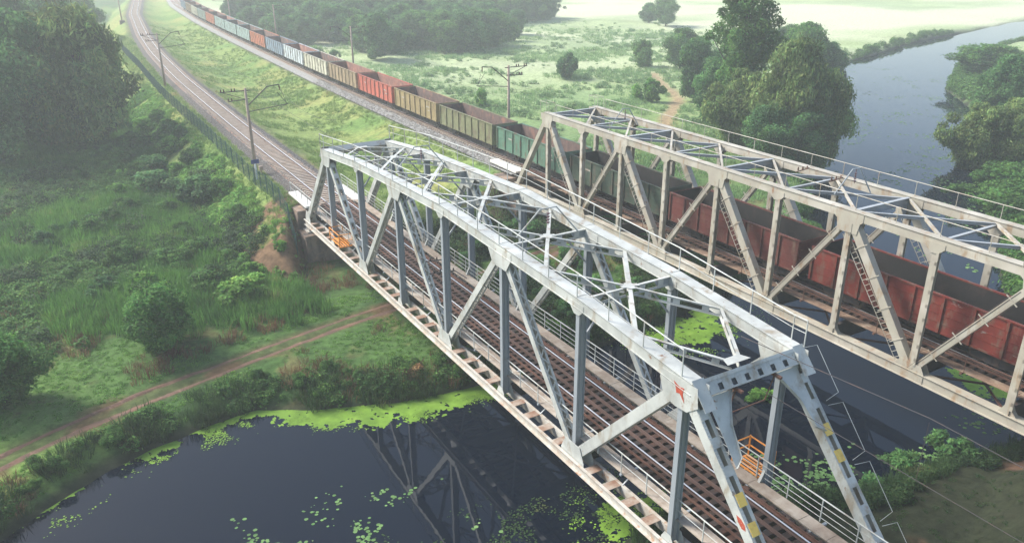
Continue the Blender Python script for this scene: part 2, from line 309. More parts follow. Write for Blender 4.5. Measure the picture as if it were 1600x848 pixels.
# trodden brown earth on the near right bank
sb = (Y < 13) & (X > -4); C = lerp(C, (.020,.022,.013), sb*.97); C = lerp(C, (.095,.052,.033), sb*sm(.50, .62, fbm(X, Y, 3.6, 4, 93))*sm(1.2, 2.6, sd)*.9)
C = lerp(C, (.035,.040,.022), sm(.9, .0, sd)); C = lerp(C, (.012,.014,.012), sm(.0, -.8, sd))
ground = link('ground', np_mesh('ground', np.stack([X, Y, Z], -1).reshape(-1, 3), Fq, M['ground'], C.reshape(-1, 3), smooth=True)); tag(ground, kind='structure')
wb = MB(); wb.add([(-700,-300,WATER),(900,-300,WATER),(900,500,WATER),(-700,500,WATER)], [(0,1,2,3)]); tag(wb.build('river_water', M['water']), kind='structure')

#@@PART2
# the two worn ruts of the dirt path, laid just above the ground
def smooth_path(P, step):
    d = np.concatenate([[0], np.cumsum(np.hypot(*np.diff(P, axis=0).T))]); t = np.arange(0, d[-1], step); x = np.interp(t, d, P[:,0]); y = np.interp(t, d, P[:,1])
    k = np.hanning(15); k /= k.sum(); xs = np.convolve(np.pad(x, 7, 'edge'), k, 'valid'); ys = np.convolve(np.pad(y, 7, 'edge'), k, 'valid'); return np.stack([xs, ys], 1)
def ribbon(name, P, off_, wid, mt, seed, parent, lift=.035):
    Q = smooth_path(P, .3); T = np.gradient(Q, axis=0); T /= np.linalg.norm(T, axis=1)[:,None]; Nn = np.stack([-T[:,1], T[:,0]], 1); n = len(Q); a = np.arange(n)*.3
    cols_ = []
    for j, e in enumerate((-1, -.5, 0, .5, 1)):
        wv = wid*(.62+.75*vnoise(a/1.3, a*0+seed+(j > 2)*9, seed+j//3)); o = off_+.35*(vnoise(a/6, a*0+seed, seed+50)-.5)
        p_ = Q+Nn*(o+e*wv)[:,None]; z = ground_z(p_[:,0], p_[:,1])+(lift if abs(e) < 1 else -.03); cols_.append(np.column_stack([p_, z]))
    V = np.stack(cols_, 1).reshape(-1, 3); idx = np.arange(n*5).reshape(n, 5); F = np.stack([idx[:-1,:-1], idx[:-1,1:], idx[1:,1:], idx[1:,:-1]], -1).reshape(-1, 4)
    return link(name, np_mesh(name, V, F, mt, smooth=True), parent)
dpth = tag(empty('dirt_path', (0,0,0)), kind='structure')
ribbon('wheel_rut', PATH, -.66, .30, M['path'], 3, dpth); ribbon('wheel_rut', PATH, .66, .24, M['path'], 8, dpth)
# ------------------------------------------------------------------ track on the embankments
def sweep(name, fx, y0, y1, step, prof, mats, zoff=0, parent=None, mi=None, kind=None):
    ys = np.arange(y0, y1+1e-6, step); xs = fx(ys); n = len(prof); v = []; f = []; ml = []
    for i, (y, x) in enumerate(zip(ys, xs)):
        dx = (xs[min(i+1, len(xs)-1)]-xs[max(i-1, 0)])/(ys[min(i+1, len(ys)-1)]-ys[max(i-1, 0)]); L = math.hypot(1, dx)
        for (a, b) in prof: v.append((x+a/L, y-a*dx/L, b+zoff))
    for i in range(len(ys)-1):
        for k in range(n):
            f.append((i*n+k, i*n+(k+1)%n, (i+1)*n+(k+1)%n, (i+1)*n+k)); ml.append(mi[k] if mi else 0)
    f.append(tuple(range(n-1, -1, -1))); f.append(tuple((len(ys)-1)*n+k for k in range(n))); ml += [0, 0]
    me = bpy.data.meshes.new(name); me.from_pydata(v, [], f)
    for mt in (mats if isinstance(mats, list) else [mats]): me.materials.append(mt)
    me.polygons.foreach_set('material_index', ml)
    o = link(name, me, parent)
    if kind: o['kind'] = kind
    return o
def rail_prof(x): return [(x-.085,0),(x+.085,0),(x+.07,.03),(x+.015,.05),(x+.015,.125),(x+.042,.135),(x+.042,.178),(x-.042,.178),(x-.042,.135),(x-.015,.125),(x-.015,.05),(x-.07,.03)]
RMI = [0,0,0,0,0,0,1,0,0,0,0,0]
def heading(fx, y): return math.atan2(float(fx(y+1)-fx(y-1)), 2.0)
def sleeper_mesh(L, w, h, mt):
    b = MB(); b.add([(-L/2,-w/2,0),(L/2,-w/2,0),(L/2,w/2,0),(-L/2,w/2,0),(-L/2,-w/2+.02,h),(L/2,-w/2+.02,h),(L/2,w/2-.02,h),(-L/2,w/2-.02,h)],
          [(0,3,2,1),(4,5,6,7),(0,1,5,4),(1,2,6,5),(2,3,7,6),(3,0,4,7)]); return b.mesh('sleeper', mt)
SL_C = sleeper_mesh(2.9, .28, .2, M['sleeper_c'])
def track(fx, zr, nind, label, y0=59.4, y1=540, side='ballast_dark'):
    root = empty('railway_track', (0,0,0)); root['kind'] = 'structure'; root['label'] = label
    b = sweep('ballast_bed', fx, y0, y1, 2, [(-3.0,-.66),(3.0,-.66),(1.75,-.275),(-1.75,-.275)], [M['ballast'], M[side]], zr, root, [1,1,0,1])
    for s in (-1, 1): sweep('rail', fx, y0-.6, y1, 2, rail_prof(s*.90), [M['railside'], M['railtop']], zr-.178, root, RMI)
    y = y0+.3; k = 0; st = MB()
    while y < y1-2:
        a = heading(fx, y); x = float(fx(y)); T = Matrix.Translation((x, y, zr-.36))@Matrix.Rotation(-a, 4, 'Z')
        if k < nind: link('sleeper', SL_C, root, T)
        else: st.obox(Vector((x, y, zr-.36)), Vector((cos(a),-sin(a),0)), Vector((sin(a),cos(a),0)), Vector((0,0,1)), -1.45, 1.45, -.13, .13, 0, .2)
        y += .62; k += 1
    o = st.build('sleeper', M['sleeper_c'], root); o['kind'] = 'stuff'
    sweep('rail', fx, -180, -1.2, 4, rail_prof(-.9), [M['railside'], M['railtop']], zr-.178, root, RMI)
    sweep('rail', fx, -180, -1.2, 4, rail_prof(.9), [M['railside'], M['railtop']], zr-.178, root, RMI)
    sweep('ballast_bed', fx, -180, -1.0, 4, [(-2.9,-.62),(2.9,-.62),(1.95,-.235),(-1.95,-.235)], M['ballast'], zr, root)
    return root
track(nearx, ZR, 230, 'empty single line of track curving away to the left of the goods train')
track(farx, ZF, 60, 'ballasted line of track that the goods train runs on', side='ballast_grey')

# ------------------------------------------------------------------ built-up steel members
def frame(A, B, ref=Vector((1,0,0))):
    u = (B-A).normalized(); Xv = (ref-u*ref.dot(u)).normalized(); N = Xv.cross(u); return u, Xv, N      # N: normal of the laced faces
def member(parent, name, A, B, b, d, face, mt, mt2=None, pitch=1.05, plen=.45, individually=True, label=None, yellow=(), ends=.35):
    """two channels joined by battens / lacing bars / full plates; across X (world), laced faces at +-N"""
    A = Vector(A); B = Vector(B); u, Xv, N = frame(A, B); L = (B-A).length; m = MB(); t = .022; mt2 = mt2 or mt
    for s in (-1, 1):
        m.obox(A, Xv, u, N, s*b/2-t/2, s*b/2+t/2, 0, L, -d/2, d/2)
        for q in (-1, 1):
            x0, x1 = sorted((s*(b/2-t/2), s*(b/2-(.155 if face == 'batten' and b > .5 else .11)))); z0, z1 = sorted((q*(d/2-.004), q*(d/2-.024))); m.obox(A, Xv, u, N, x0, x1, 0, L, z0, z1)
    root = m.build(name, mt, parent)
    if label: root['label'] = label
    if face == 'plate':
        for q in (-1, 1): MB().obox(A, Xv, u, N, -b/2-.012, b/2+.012, .02, L-.02, min(q*(d/2), q*(d/2+.018)), max(q*(d/2), q*(d/2+.018))).build('cover_plate', mt2, root)
    elif face == 'batten':
        n = max(2, int(round((L-ends)/pitch))); pm = {}
        for q in (-1, 1):
            st = MB()
            for i in range(n+1):
                c = ends/2+i*(L-ends)/n; pl = plen if 0 < i < n else plen*1.6
                z = q*(d/2+.008)
                if individually:
                    key = round(pl, 3)
                    if key not in pm: pm[key] = MB().box(-b/2+.006, b/2-.006, -pl/2, pl/2, -.009, .009).mesh('batten_plate', mt2)
                    T = Matrix.Translation(A+u*c+N*z)@Matrix((Xv, u, N)).transposed().to_4x4()
                    if i in yellow and q == yellow_side[0]:
                        me = MB().box(-b*.36, b*.36, -pl*.62, pl*.62, -.012, .02).mesh('marker_plate', M['yellow']); link('marker_plate', me, root, T)
                    else: link('batten_plate', pm[key], root, T)
                else: st.obox(A, Xv, u, N, -b/2+.006, b/2-.006, c-pl/2, c+pl/2, z-.009, z+.009)
            if not individually: o = st.build('batten_plate', mt2, root); o['kind'] = 'stuff'
    elif face == 'lace':
        n = int(L/(b*1.05)); step = (L-.6)/n; W = b-.10
        for q in (1, -1):
            st = MB(); pm = None
            for i in range(n):
                y0 = .3+i*step; s = 1 if i % 2 else -1; z = q*(d/2+.008+(.006 if i % 2 else 0))
                p0 = A+u*y0+Xv*(-s*W/2)+N*z; p1 = A+u*(y0+step)+Xv*(s*W/2)+N*z
                if q == -1 and individually:
                    ln = (p1-p0).length
                    if pm is None: pm = MB().box(-.035, .035, 0, ln, -.005, .005).mesh('lacing_bar', mt2)
                    v = (p1-p0).normalized(); T = Matrix.Translation(p0)@Matrix((v.cross(N), v, N)).transposed().to_4x4(); link('lacing_bar', pm, root, T)
                else: st.beam(p0, p1, .07, .01, upv=N)
            if len(st.v): o = st.build('lacing_bar', mt2, root); o['kind'] = 'stuff'
            for e in (0, 1):
                c = .18 if e == 0 else L-.18; MB().obox(A, Xv, u, N, -b/2+.006, b/2-.006, c-.17, c+.17, q*(d/2+.008)-.009, q*(d/2+.008)+.009).build('batten_plate', mt2, root)
    return root
yellow_side = [1]
def ibeam(parent, name, A, B, depth, fl, mt, web='X', t=.02, label=None):
    """rolled section; web in the plane of world X and the axis, flanges facing +-X"""
    A = Vector(A); B = Vector(B); u, Xv, N = frame(A, B); L = (B-A).length; m = MB()
    if web != 'X': Xv, N = N, Xv
    m.obox(A, Xv, u, N, -depth/2+t, depth/2-t, 0, L, -t/2, t/2)
    for s in (-1, 1): m.obox(A, Xv, u, N, min(s*depth/2, s*(depth/2-t)), max(s*depth/2, s*(depth/2-t)), 0, L, -fl/2, fl/2)
    m.obox(A, Xv, u, N, -.012, .012, .3, L-.3, -.045, .045)
    o = m.build(name, mt, parent)
    if label: o['label'] = label
    return o
def lattice_arm(parent, name, A, B, mt, depth=.42, w=.13, nb=4):
    A = Vector(A); B = Vector(B); u = (B-A).normalized(); Xv = u.cross(Vector((0,0,1))).normalized(); N = Xv.cross(u); L = (B-A).length; m = MB()
    for z in (0, -depth):
        m.obox(A, Xv, u, N, -w/2, w/2, 0, L, z-.008, z+.008); m.obox(A, Xv, u, N, -.008, .008, 0, L, min(z, z+(.09 if z else -.09)), max(z, z+(.09 if z else -.09))-.001)
    for i in range(nb):
        c = L*(i+.5)/nb; m.obox(A, Xv, u, N, .008, .018, c-.17, c+.17, -depth+.02, -.02)
    return m.build(name, mt, parent)
def railing(parent, pts, h, mt, every=2.2, rails=(1.0, .55), r=.025, pr=.03, mtp=None):
    pts = [Vector(p) for p in pts]; zz = Vector((0,0,1))
    for k in rails: MB().tube([p+zz*h*k for p in pts], r*(1.25 if k == 1.0 else .6), 6).build('handrail', mt, parent)
    me = MB().tube([(0,0,0), (0,0,h)], pr, 5).mesh('railing_post', mtp or mt)
    for a, b in zip(pts[:-1], pts[1:]):
        n = max(1, int(round((b-a).length/every)))
        for i in range(n): link('railing_post', me, parent, Matrix.Translation(a+(b-a)*(i/n)))
    link('railing_post', me, parent, Matrix.Translation(pts[-1]))
def floor_and_track(root, p, n, xch, zr, sl_mt, st_mt, zc=-.2, guard=True, L=None):
    L = p*n; zs = zr-.178
    me = MB(); me.box(-xch, xch, -.011, .011, zc-.25, zs-.62); me.box(-xch, xch, -.15, .15, zs-.62, zs-.59); me.box(-xch, xch, -.15, .15, zc-.28, zc-.25)
    fb = me.mesh('floor_beam', st_mt)
    for k in range(n+1): link('floor_beam', fb, root, Matrix.Translation((0, k*p+(.15 if k == 0 else -.15 if k == n else 0), 0)))
    for s in (-1, 1):
        m = MB(); m.box(s*.95-.01, s*.95+.01, .1, L-.1, zs-.585, zs-.25); m.box(s*.95-.13, s*.95+.13, .1, L-.1, zs-.25, zs-.225); m.build('stringer', st_mt, root)
    sm_ = sleeper_mesh(3.25, .35, .22, sl_mt); k = 0; y = .35
    while y < L-.3:
        link('sleeper', sm_, root, Matrix.Translation((random.uniform(-.04, .04), y, zs-.222))@Matrix.Rotation(random.uniform(-.008, .008), 4, 'Z')); y += .54
    for s in (-1, 1):
        m = MB(); pr = rail_prof(s*.90); nn = len(pr)
        for (y0, y1) in ((-1.4, L+1.0),):
            v = [(a, y0, b+zs) for a, b in pr]+[(a, y1, b+zs) for a, b in pr]
            for kk in range(nn): m.add([v[kk], v[(kk+1)%nn], v[nn+(kk+1)%nn], v[nn+kk]], [(0,1,2,3)], RMI[kk])
        m.build('rail', [M['railside'], M['railtop']], root)
        if guard:
            g = MB(); x = s*.30
            g.add([(x-.07,-.5,zs),(x+.07,-.5,zs),(x+.03,-.5,zs+.15),(x-.03,-.5,zs+.15),(x-.07,L+.5,zs),(x+.07,L+.5,zs),(x+.03,L+.5,zs+.15),(x-.03,L+.5,zs+.15)],
                  [(0,1,2,3),(7,6,5,4),(0,4,5,1),(1,5,6,2),(2,6,7,3),(3,7,4,0)]); g.build('check_rail', M['railside'], root)
            g = MB(); g.box(s*1.27-.075, s*1.27+.075, -.3, L+.3, zs+.002, zs+.022); g.box(s*(1.27)-.01+s*.065, s*(1.27)+.01+s*.065, -.3, L+.3, zs+.022, zs+.13); g.build('guard_angle', M['rust'], root)
# ------------------------------------------------------------------ near bridge
P = 7.3403; NP = 8; HT = {1:7.973, 2:8.661, 3:8.965, 4:9.236, 5:8.965, 6:8.661, 7:7.973}; XT = 2.82
def Hk(k):
    k0 = int(math.floor(k)); return HT[k0] if k == k0 else HT[k0]*(1-(k-k0))+HT[k0+1]*(k-k0)
def Yk(k): return (NP-k)*P
NB = empty('railway_bridge', (0,0,0), 0, 'near pale grey truss bridge with arched top chord carrying the empty track', 'bridge')
W_, G_ = M['white'], M['grey']
for s in (-1, 1):
    x = s*XT
    # bottom chord: two webs with battens between, walked on by rust
    m = MB(); L = NP*P
    for q in (-1, 1):
        xo = x+q*.37; m.box(xo-.014, xo+.014, -.35, L+.35, -.46, .05); m.box(min(xo+q*.014, xo+q*.16), max(xo+q*.014, xo+q*.16), -.35, L+.35, .03, .052); m.box(min(xo+q*.014, xo+q*.16), max(xo+q*.014, xo+q*.16), -.35, L+.35, -.46, -.44)
    ch = m.build('bottom_chord', M['chord'], NB)
    bp_ = MB().box(-.36, .36, -.26, .26, .053, .068).mesh('batten_plate', M['batten_rust']); dia = MB().box(-.354, .354, -.01, .01, -.42, .02).mesh('diaphragm', M['chord'])
    for i in range(NP*5+1):
        if i % 5 == 0: continue
        link('batten_plate', bp_, ch, Matrix.Translation((x, i*P/5, 0)))
        link('diaphragm', dia, ch, Matrix.Translation((x, i*P/5+.34, 0)))
    # top chord segments between the nodes
    for k in range(1, 7):
        A = Vector((x, Yk(k)+(.55 if k == 1 else 0), HT[k])); B = Vector((x, Yk(k+1)-(.62 if k == 6 else 0), HT[k+1]))
        if k == 1: A.z -= .05
        m = MB(); u, Xv, N = frame(A, B); N = -N if N.z < 0 else N; Ls = (B-A).length
        for q in (-1, 1): m.obox(A, Xv, u, N, q*.275-.014, q*.275+.014, 0, Ls, -.27, .27)
        m.obox(A, Xv, u, N, -.26, .26, 0, Ls, -.25, -.235)
        for q in (-1, 1): m.obox(A, Xv, u, N, min(q*.29, q*.34), max(q*.29, q*.34), 0, Ls, -.27, -.245)
        tc = m.build('top_chord', W_, NB)
        MB().obox(A, Xv, u, N, -.345, .345, .0 if k == 1 else .004, Ls-.004, .272, .292).build('top_plate', W_, tc)
        MB().obox(A, Xv, u, N, -.30, .30, Ls-.8 if k < 6 else Ls-1.2, Ls-.05, .294, .308).build('splice_plate', W_, tc)
    # verticals
    for k in range(1, 8):
        o = ibeam(NB, 'hanger' if k % 2 else 'post', (x, Yk(k), -.1), (x, Yk(k), HT[k]-.25), .46, .27, G_)
        knee = MB(); zz = ZR-.25
        knee.prism([(0,0),(.75,0),(0,1.5)], .016, Vector((x-s*.23, Yk(k), zz-.9)), Vector((-s,0,0)), Vector((0,0,1)))
        knee.beam((x-s*1.0, Yk(k), zz-.9), (x-s*.24, Yk(k), zz+.65), .14, .02, upv=Vector((-s,0,.5))); knee.build('knee_bracket', W_, NB)
    # end posts and diagonals
    member(NB, 'end_post', (x, Yk(0), -.05), (x, Yk(1)+.05, HT[1]-.12), .54, .50, 'batten', W_, label=None)
    member(NB, 'end_post', (x, Yk(8), -.05), (x, Yk(7)-.05, HT[7]-.12), .54, .50, 'batten', W_, yellow=(4,5) if s < 0 else (5,6), pitch=1.15, plen=.42)
    dg = [(1,2,'batten'), (3,2,'lace'), (3,4,'lace'), (5,4,'lace'), (5,6,'lace'), (7,6,'plate')]
    for kt, kb, st in dg:
        e = .0
        member(NB, 'diagonal', (x, Yk(kt)+(kt-kb)*0.0, HT[kt]-.1), (x, Yk(kb), .05), .44 if st != 'plate' else .50, .40 if st != 'plate' else .50, st, W_)
    # gusset plates on both sides of every node
    for k in range(1, 8):
        for q in (-1, 1):
            o = Vector((x+q*.302, Yk(k), HT[k]))
            if k in (1, 7):
                f = 1 if k == 1 else -1
                poly = [(f*.95,.22),(-f*1.2,.20),(-f*1.25,-.26),(-f*.95,-1.0),(-f*.25,-1.15),(f*.45,-1.1),(f*1.05,-.62)]
            elif k % 2: poly = [(-1.25,.1),(-1.25,-.26),(-.72,-1.05),(.72,-1.05),(1.25,-.26),(1.25,.1)]
            else: poly = [(-.55,.0),(-.55,-.27),(-.2,-.6),(.2,-.6),(.55,-.27),(.55,.0)]
            MB().prism(poly, .018, o, Vector((0,1,0)), Vector((0,0,1))).build('gusset_plate', W_, NB)
    for k in range(0, 9):
        for q in (-1, 1):
            o = Vector((x+q*.302, Yk(k), 0))
            if k in (0, 8): f = -1 if k == 0 else 1; poly = [(-f*.3,-.3),(f*1.0,-.3),(f*1.1,.2),(f*.85,.95),(f*.1,.95),(-f*.3,.3)]
            elif k % 2 == 0: poly = [(-1.0,-.3),(1.0,-.3),(1.0,.15),(.62,.92),(-.62,.92),(-1.0,.15)]
            else: poly = [(-.4,-.3),(.4,-.3),(.4,.1),(.2,.45),(-.2,.45),(-.4,.1)]
            MB().prism(poly, .018, o, Vector((0,1,0)), Vector((0,0,1))).build('gusset_plate', W_, NB)
    # hand rails along the top chords
    pts = [Vector((x+s*.30, Yk(1)+.9, HT[1]+.24))]+[Vector((x+s*.30, Yk(k), HT[k]+.29)) for k in range(1, 8)]
    if s > 0: pts.append(Vector((x+s*.3, Yk(7)-.7, HT[7]+.29)))
    railing(NB, pts, 1.22, W_, 2.3, (1.0, .52))
    # walkways
    zw = ZR-.16
    if s < 0:
        for i in range(NP*2):
            for q in range(4):
                MB().box(-2.72+q*.195+random.uniform(-.004,.004), -2.72+q*.195+.18, i*P/2+.012, (i+1)*P/2-.012, zw-.05, zw+random.uniform(-.006,.006)).build('plank', M['plank'], NB)
        railing(NB, [(-2.76, .1, zw), (-2.76, L+6.0, zw)], 1.1, W_, 1.85, (1.0, .5))
    else:
        y = .05
        while y < L-.1:
            l_ = 1.48; MB().box(1.78+random.uniform(-.01,.01), 2.46, y, y+l_, zw-.07, zw+random.uniform(-.008,.008)).build('slab', M['plank'], NB); y += l_+.02
        railing(NB, [(2.52, -1.5, zw), (2.52, L+6.0, zw)], 1.15, W_, 1.85, (1.0, .72, .44, .18))
    for k in range(NP*2+1):
        b_ = MB(); yk = k*P/2+.2; x0, x1 = sorted((s*1.7, s*2.78)); b_.box(x0, x1, yk-.06, yk+.06, zw-.17, zw-.075); b_.beam((s*1.75, yk, zw-.2), (s*2.6, yk, zw-.8), .06, .06); b_.build('walkway_bracket', G_, NB)
floor_and_track(NB, P, NP, 2.44, ZR, M['sleeper'], M['dark'])
m = MB()
for k in range(NP):
    y0 = k*P; m.beam((-2.4, y0, -.36), (2.4, y0+P, -.36), .12, .1); m.beam((2.4, y0, -.37), (-2.4, y0+P, -.37), .12, .1)
m.build('bottom_bracing', M['grey'], NB)
# top laterals: crossed arms and a cross strut at each inner node, K arms at the portals
for k in range(2, 7):
    zc_ = HT[k]+.16; c = Vector((0, Yk(k), zc_))
    for s in (-1, 1):
        for dk in (-.5, .5):
            a = Vector((s*2.52, Yk(k+dk), Hk(k+dk)+.16)); big = (s*dk < 0)
            lattice_arm(NB, 'lateral_arm', c+(a-c).normalized()*.25+Vector((0,0,0)), a, W_, .40, .2 if big else .13, 3)
        u = Vector((s,0,0)); A = c+u*.2-Vector((0,0,.03)); B = Vector((s*2.54, Yk(k), zc_-.03)); lattice_arm(NB, 'cross_strut', A, B, W_, .46, .15, 2)
        mm = MB(); mm.prism([(0,0),(1.05,0),(.75,-.40),(.0,-.44)], .014, Vector((s*2.54, Yk(k)+.03, zc_-.04)), Vector((-s,0,0)), Vector((0,0,1))); mm.build('web_plate', G_, NB)
        br = MB(); br.beam((s*1.35, Yk(k), zc_-.5), (s*2.56, Yk(k), zc_-2.0), .09, .09); br.build('sway_brace', G_, NB)
    poly = [(-.46,-.07),(-.30,-.12),(-.16,-.36),(.08,-.40),(.14,-.14),(.44,-.22),(.46,.07),(.30,.12),(.16,.36),(-.08,.40),(-.14,.14),(-.44,.22)]
    MB().prism(poly, .016, Vector((0, Yk(k), zc_+.022)), Vector((1,0,0)), Vector((0,1,0))).build('star_gusset', W_, NB)
for kp, kq in ((7, 6.5), (1, 1.5)):
    d = -1 if kp == 7 else 1                                         # towards the open end of the bridge
    zc_ = HT[kp]+.10; c = Vector((0, Yk(kp)+d*.15, zc_))
    for s in (-1, 1): lattice_arm(NB, 'lateral_arm', c+Vector((s*.2,-d*.25,.02)), Vector((s*2.52, Yk(kq), Hk(kq)+.16)), W_, .38, .15, 3)
    MB().prism([(-.65,0),(.65,0),(.45,.5),(-.45,.5)], .016, Vector((0, Yk(kp)+d*.05, zc_+.05)), Vector((1,0,0)), Vector((0,-d,0))).build('star_gusset', W_, NB)
    # portal strut lying in the plane of the end posts
    u = (Vector((0, Yk(8 if kp == 7 else 0), -.05))-Vector((0, Yk(kp), HT[kp]))).normalized()
    o = Vector((0, Yk(kp)+d*.42, HT[kp]+.12)); N = Vector((1,0,0)).cross(u); N = N if N.y*d > 0 else -N; Xu = Vector((1,0,0))
    ps = MB(); ps.obox(o, Xu, u, N, -2.52, 2.52, -.03, .0, -.22, .30); ps.obox(o, Xu, u, N, -2.52, 2.52, 0, .28, -.22, -.19); ps.obox(o, Xu, u, N, -2.52, 2.52, .0, .12, .27, .30)
    ps.obox(o, Xu, u, N, -2.52, 2.52, .12, .30, .24, .262); ps.obox(o, Xu, u, N, -2.52, 2.52, .58, .66, .24, .262); ps.obox(o, Xu, u, N, -2.52, 2.52, .64, .66, -.1, .24)
    strut = ps.build('portal_strut', W_, NB)
    for i in range(7):
        xx = -2.2+i*4.4/6; MB().obox(o, Xu, u, N, xx-.24, xx+.24, .30, .58, .245, .262).build('batten_plate', W_, strut)
    MB().obox(o, Xu, u, N, -2.5, 2.5, .28, .66, .02, .03).build('web_plate', M['grey'], strut)
    for s in (-1, 1):
        pl = [(0,.68),(1.35,.70),(1.05,1.1),(.62,2.0),(.42,3.3),(0,3.6)]
        hh = MB(); hh.prism(pl, .016, o+Xu*(s*2.55)+N*.0, Xu*(-s), u)
        for (a, b), (c2, d2) in zip(pl[1:-1], pl[2:]):
            pa = o+Xu*(s*2.55-s*a)+u*b; pb = o+Xu*(s*2.55-s*c2)+u*d2; hh.beam(pa, pb, .16, .014, upv=Xu*(-s)+u*.3)
        hh.build('haunch_plate', W_, NB)
        MB().obox(o, Xu, u, N, s*XT-.31, s*XT+.31, -.10, 1.25, .29, .31).build('cover_plate', W_, NB)
# rust and primer patches on the near portal (thin paint plates)
def patch(parent, name, mt, o, Xa, Ya, pts): MB().prism(pts, .006, o, Xa, Ya).build(name, mt, parent)
patch(NB, 'primer_patch', M['primer'], Vector((-XT-.318, Yk(7), HT[7]-.05)), Vector((0,1,0)), Vector((0,0,1)), [(.42,.02),(.28,-.22),(.22,-.46),(.02,-.40),(-.28,-.72),(-.16,-.34),(-.22,-.06),(.05,-.12)])
u = (Vector((0, 0, -.05))-Vector((0, Yk(7)-.05, HT[7]-.12))).normalized()
patch(NB, 'primer_patch', M['primer'], Vector((-XT-.286, Yk(7)-.05, HT[7]-.12))+u*5.6, Vector((0,u.z,-u.y)), u, [(-.02,-.35),(.14,-.15),(.20,.12),(.1,.33),(-.06,.2),(-.1,-.1)])
def rivets(parent, rows, nrm, mt, sp=.14, r=.021):
    V = []; F = []; nrm = nrm.normalized()
    for a, b in rows:
        d = b-a; L = d.length; u = d/L; w_ = nrm.cross(u); n = int(L/sp)
        for i in range(n):
            c = a+u*((i+.5)*L/n); k = len(V); V += [c+u*r, c+w_*r, c-u*r, c-w_*r, c+nrm*r*.75]; F += [(k,k+1,k+4), (k+1,k+2,k+4), (k+2,k+3,k+4), (k+3,k,k+4)]
    m = MB(); m.v = [tuple(v) for v in V]; m.f = F; m.m = [0]*len(F); o = m.build('rivet', mt, parent); o['kind'] = 'stuff'; return o
for s in (-1, 1):
    xo = s*XT-.312; rows = []
    for k in (3, 4, 5, 6):
        A = Vector((s*XT-.291, Yk(k), HT[k])); B = Vector((s*XT-.291, Yk(k+1), HT[k+1]))
        for z in (-.2, .2): rows.append((A+Vector((0,0,z)), B+Vector((0,0,z))))
    A = Vector((xo, Yk(7), HT[7])); 
    for z in (-.12, -.32, -.52, -.72): rows.append((A+Vector((0,.9,z)), A+Vector((0,-.6,z))))
    for k in (3, 5):
        A = Vector((xo, Yk(k), HT[k]))
        for z in (-.35, -.55, -.75, -.95): rows.append((A+Vector((0,.62,z)), A+Vector((0,-.62,z))))
    for k in (4, 6):
        A = Vector((xo, Yk(k), .0))
        for z in (.1, .3, .5, .7): rows.append((A+Vector((0,.6,z)), A+Vector((0,-.6,z))))
    rivets(NB, rows, Vector((-1,0,0)), W_)
    A = Vector((s*XT-.283, Yk(8), -.05)); B = Vector((s*XT-.283, Yk(7)-.05, HT[7]-.12)); u = (B-A).normalized(); N = Vector((1,0,0)).cross(u); rows = [(A+N*z, B+N*z-u*1.0) for z in (-.19, -.06, .06, .19)]
    A = Vector((s*XT-.262, Yk(7), HT[7]-.1)); B = Vector((s*XT-.262, Yk(6), .05)); u = (B-A).normalized(); N = Vector((1,0,0)).cross(u); rows += [(A+N*z+u*.9, B+N*z-u*.5) for z in (-.19, .19)]
    rivets(NB, rows, Vector((-1,0,0)), W_)
    rows = []; A = Vector((s*XT, Yk(8), -.05)); B = Vector((s*XT, Yk(7)-.05, HT[7]-.12)); u = (B-A).normalized(); N = Vector((1,0,0)).cross(u); N = N if N.z > 0 else -N
    for q in (-.24, -.19, .19, .24): rows.append((A+N*.27+Vector((q,0,0)), B+N*.27+Vector((q,0,0))-u*1.2))
    rivets(NB, rows, N, W_)
    rows = []
    for k in (4, 5, 6):
        A = Vector((s*XT, Yk(k), HT[k]+.293)); B = Vector((s*XT, Yk(k+1), HT[k+1]+.293))
        for q in (-.30, -.24, .24, .30): rows.append((A+Vector((q,0,0)), B+Vector((q,0,0))))
    rivets(NB, rows, Vector((0,0,1)), W_, .17)
# catenary carriers standing on the top chord, with their insulators
def carrier(root, y, z, xw=1.0, hh=1.55, mt=None, dark=False):
    mt = mt or M['white']; c = MB(); c.tube([(-xw*1.15, y+.5, z), (-xw*.35, y, z+hh), (xw*.35, y, z+hh), (xw*1.15, y-.5, z)], .045, 6); o = c.build('catenary_carrier', mt, root)
    ins = MB()
    for i in range(4): ins.tube([(0, y, z+hh-.30-.17*i), (0, y, z+hh-.33-.17*i), (0, y, z+hh-.38-.17*i)], .12, 8, r1=.05)
    ins.tube([(0, y, z+hh), (0, y, z+hh-1.0)], .02, 5); ins.build('insulator', M['insulator'], o)
carrier(NB, Yk(5), HT[5]+.25, 1.5, 1.55); carrier(NB, Yk(3)+2, HT[3]+.2, 1.5, 1.6)
# rusty frame hung under the near portal
m = MB(); zz = HT[7]-.4; yy = Yk(7)-.75
m.tube([(-1.05, yy-.25, zz+.05), (-1.05, yy+.1, zz-1.35), (1.15, yy+.1, zz-1.35), (1.15, yy-.25, zz+.05)], .035, 6); m.box(-1.12, -.98, yy-.6, yy+.3, zz, zz+.10); m.box(1.08, 1.22, yy-.6, yy+.3, zz, zz+.10); m.beam((-1.05, yy+.1, zz-.55), (-.6, yy+.1, zz-.05), .04, .04); m.build('hanging_frame', M['rust'], NB)
# signal cable brackets on the left truss
for (yy, zz) in ((Yk(4)+3.2, 4.6), (Yk(4)+2.7, 3.9)):
    m = MB(); m.beam((-2.8, yy, zz), (-1.2, yy-.6, zz+.1), .07, .07); m.beam((-1.2, yy-.6, zz+.1), (-1.0, yy-1.9, zz+.0), .06, .06)
    for i in range(4):
        q = Vector((-2.5+i*.42, yy-.1-i*.13, zz+.05))
        if i < 4: m.tube([q, q+Vector((0,0,.10)), q+Vector((0,0,.22))], .075, 7, r1=.045)
    m.build('insulator_bracket', M['dark'], NB)
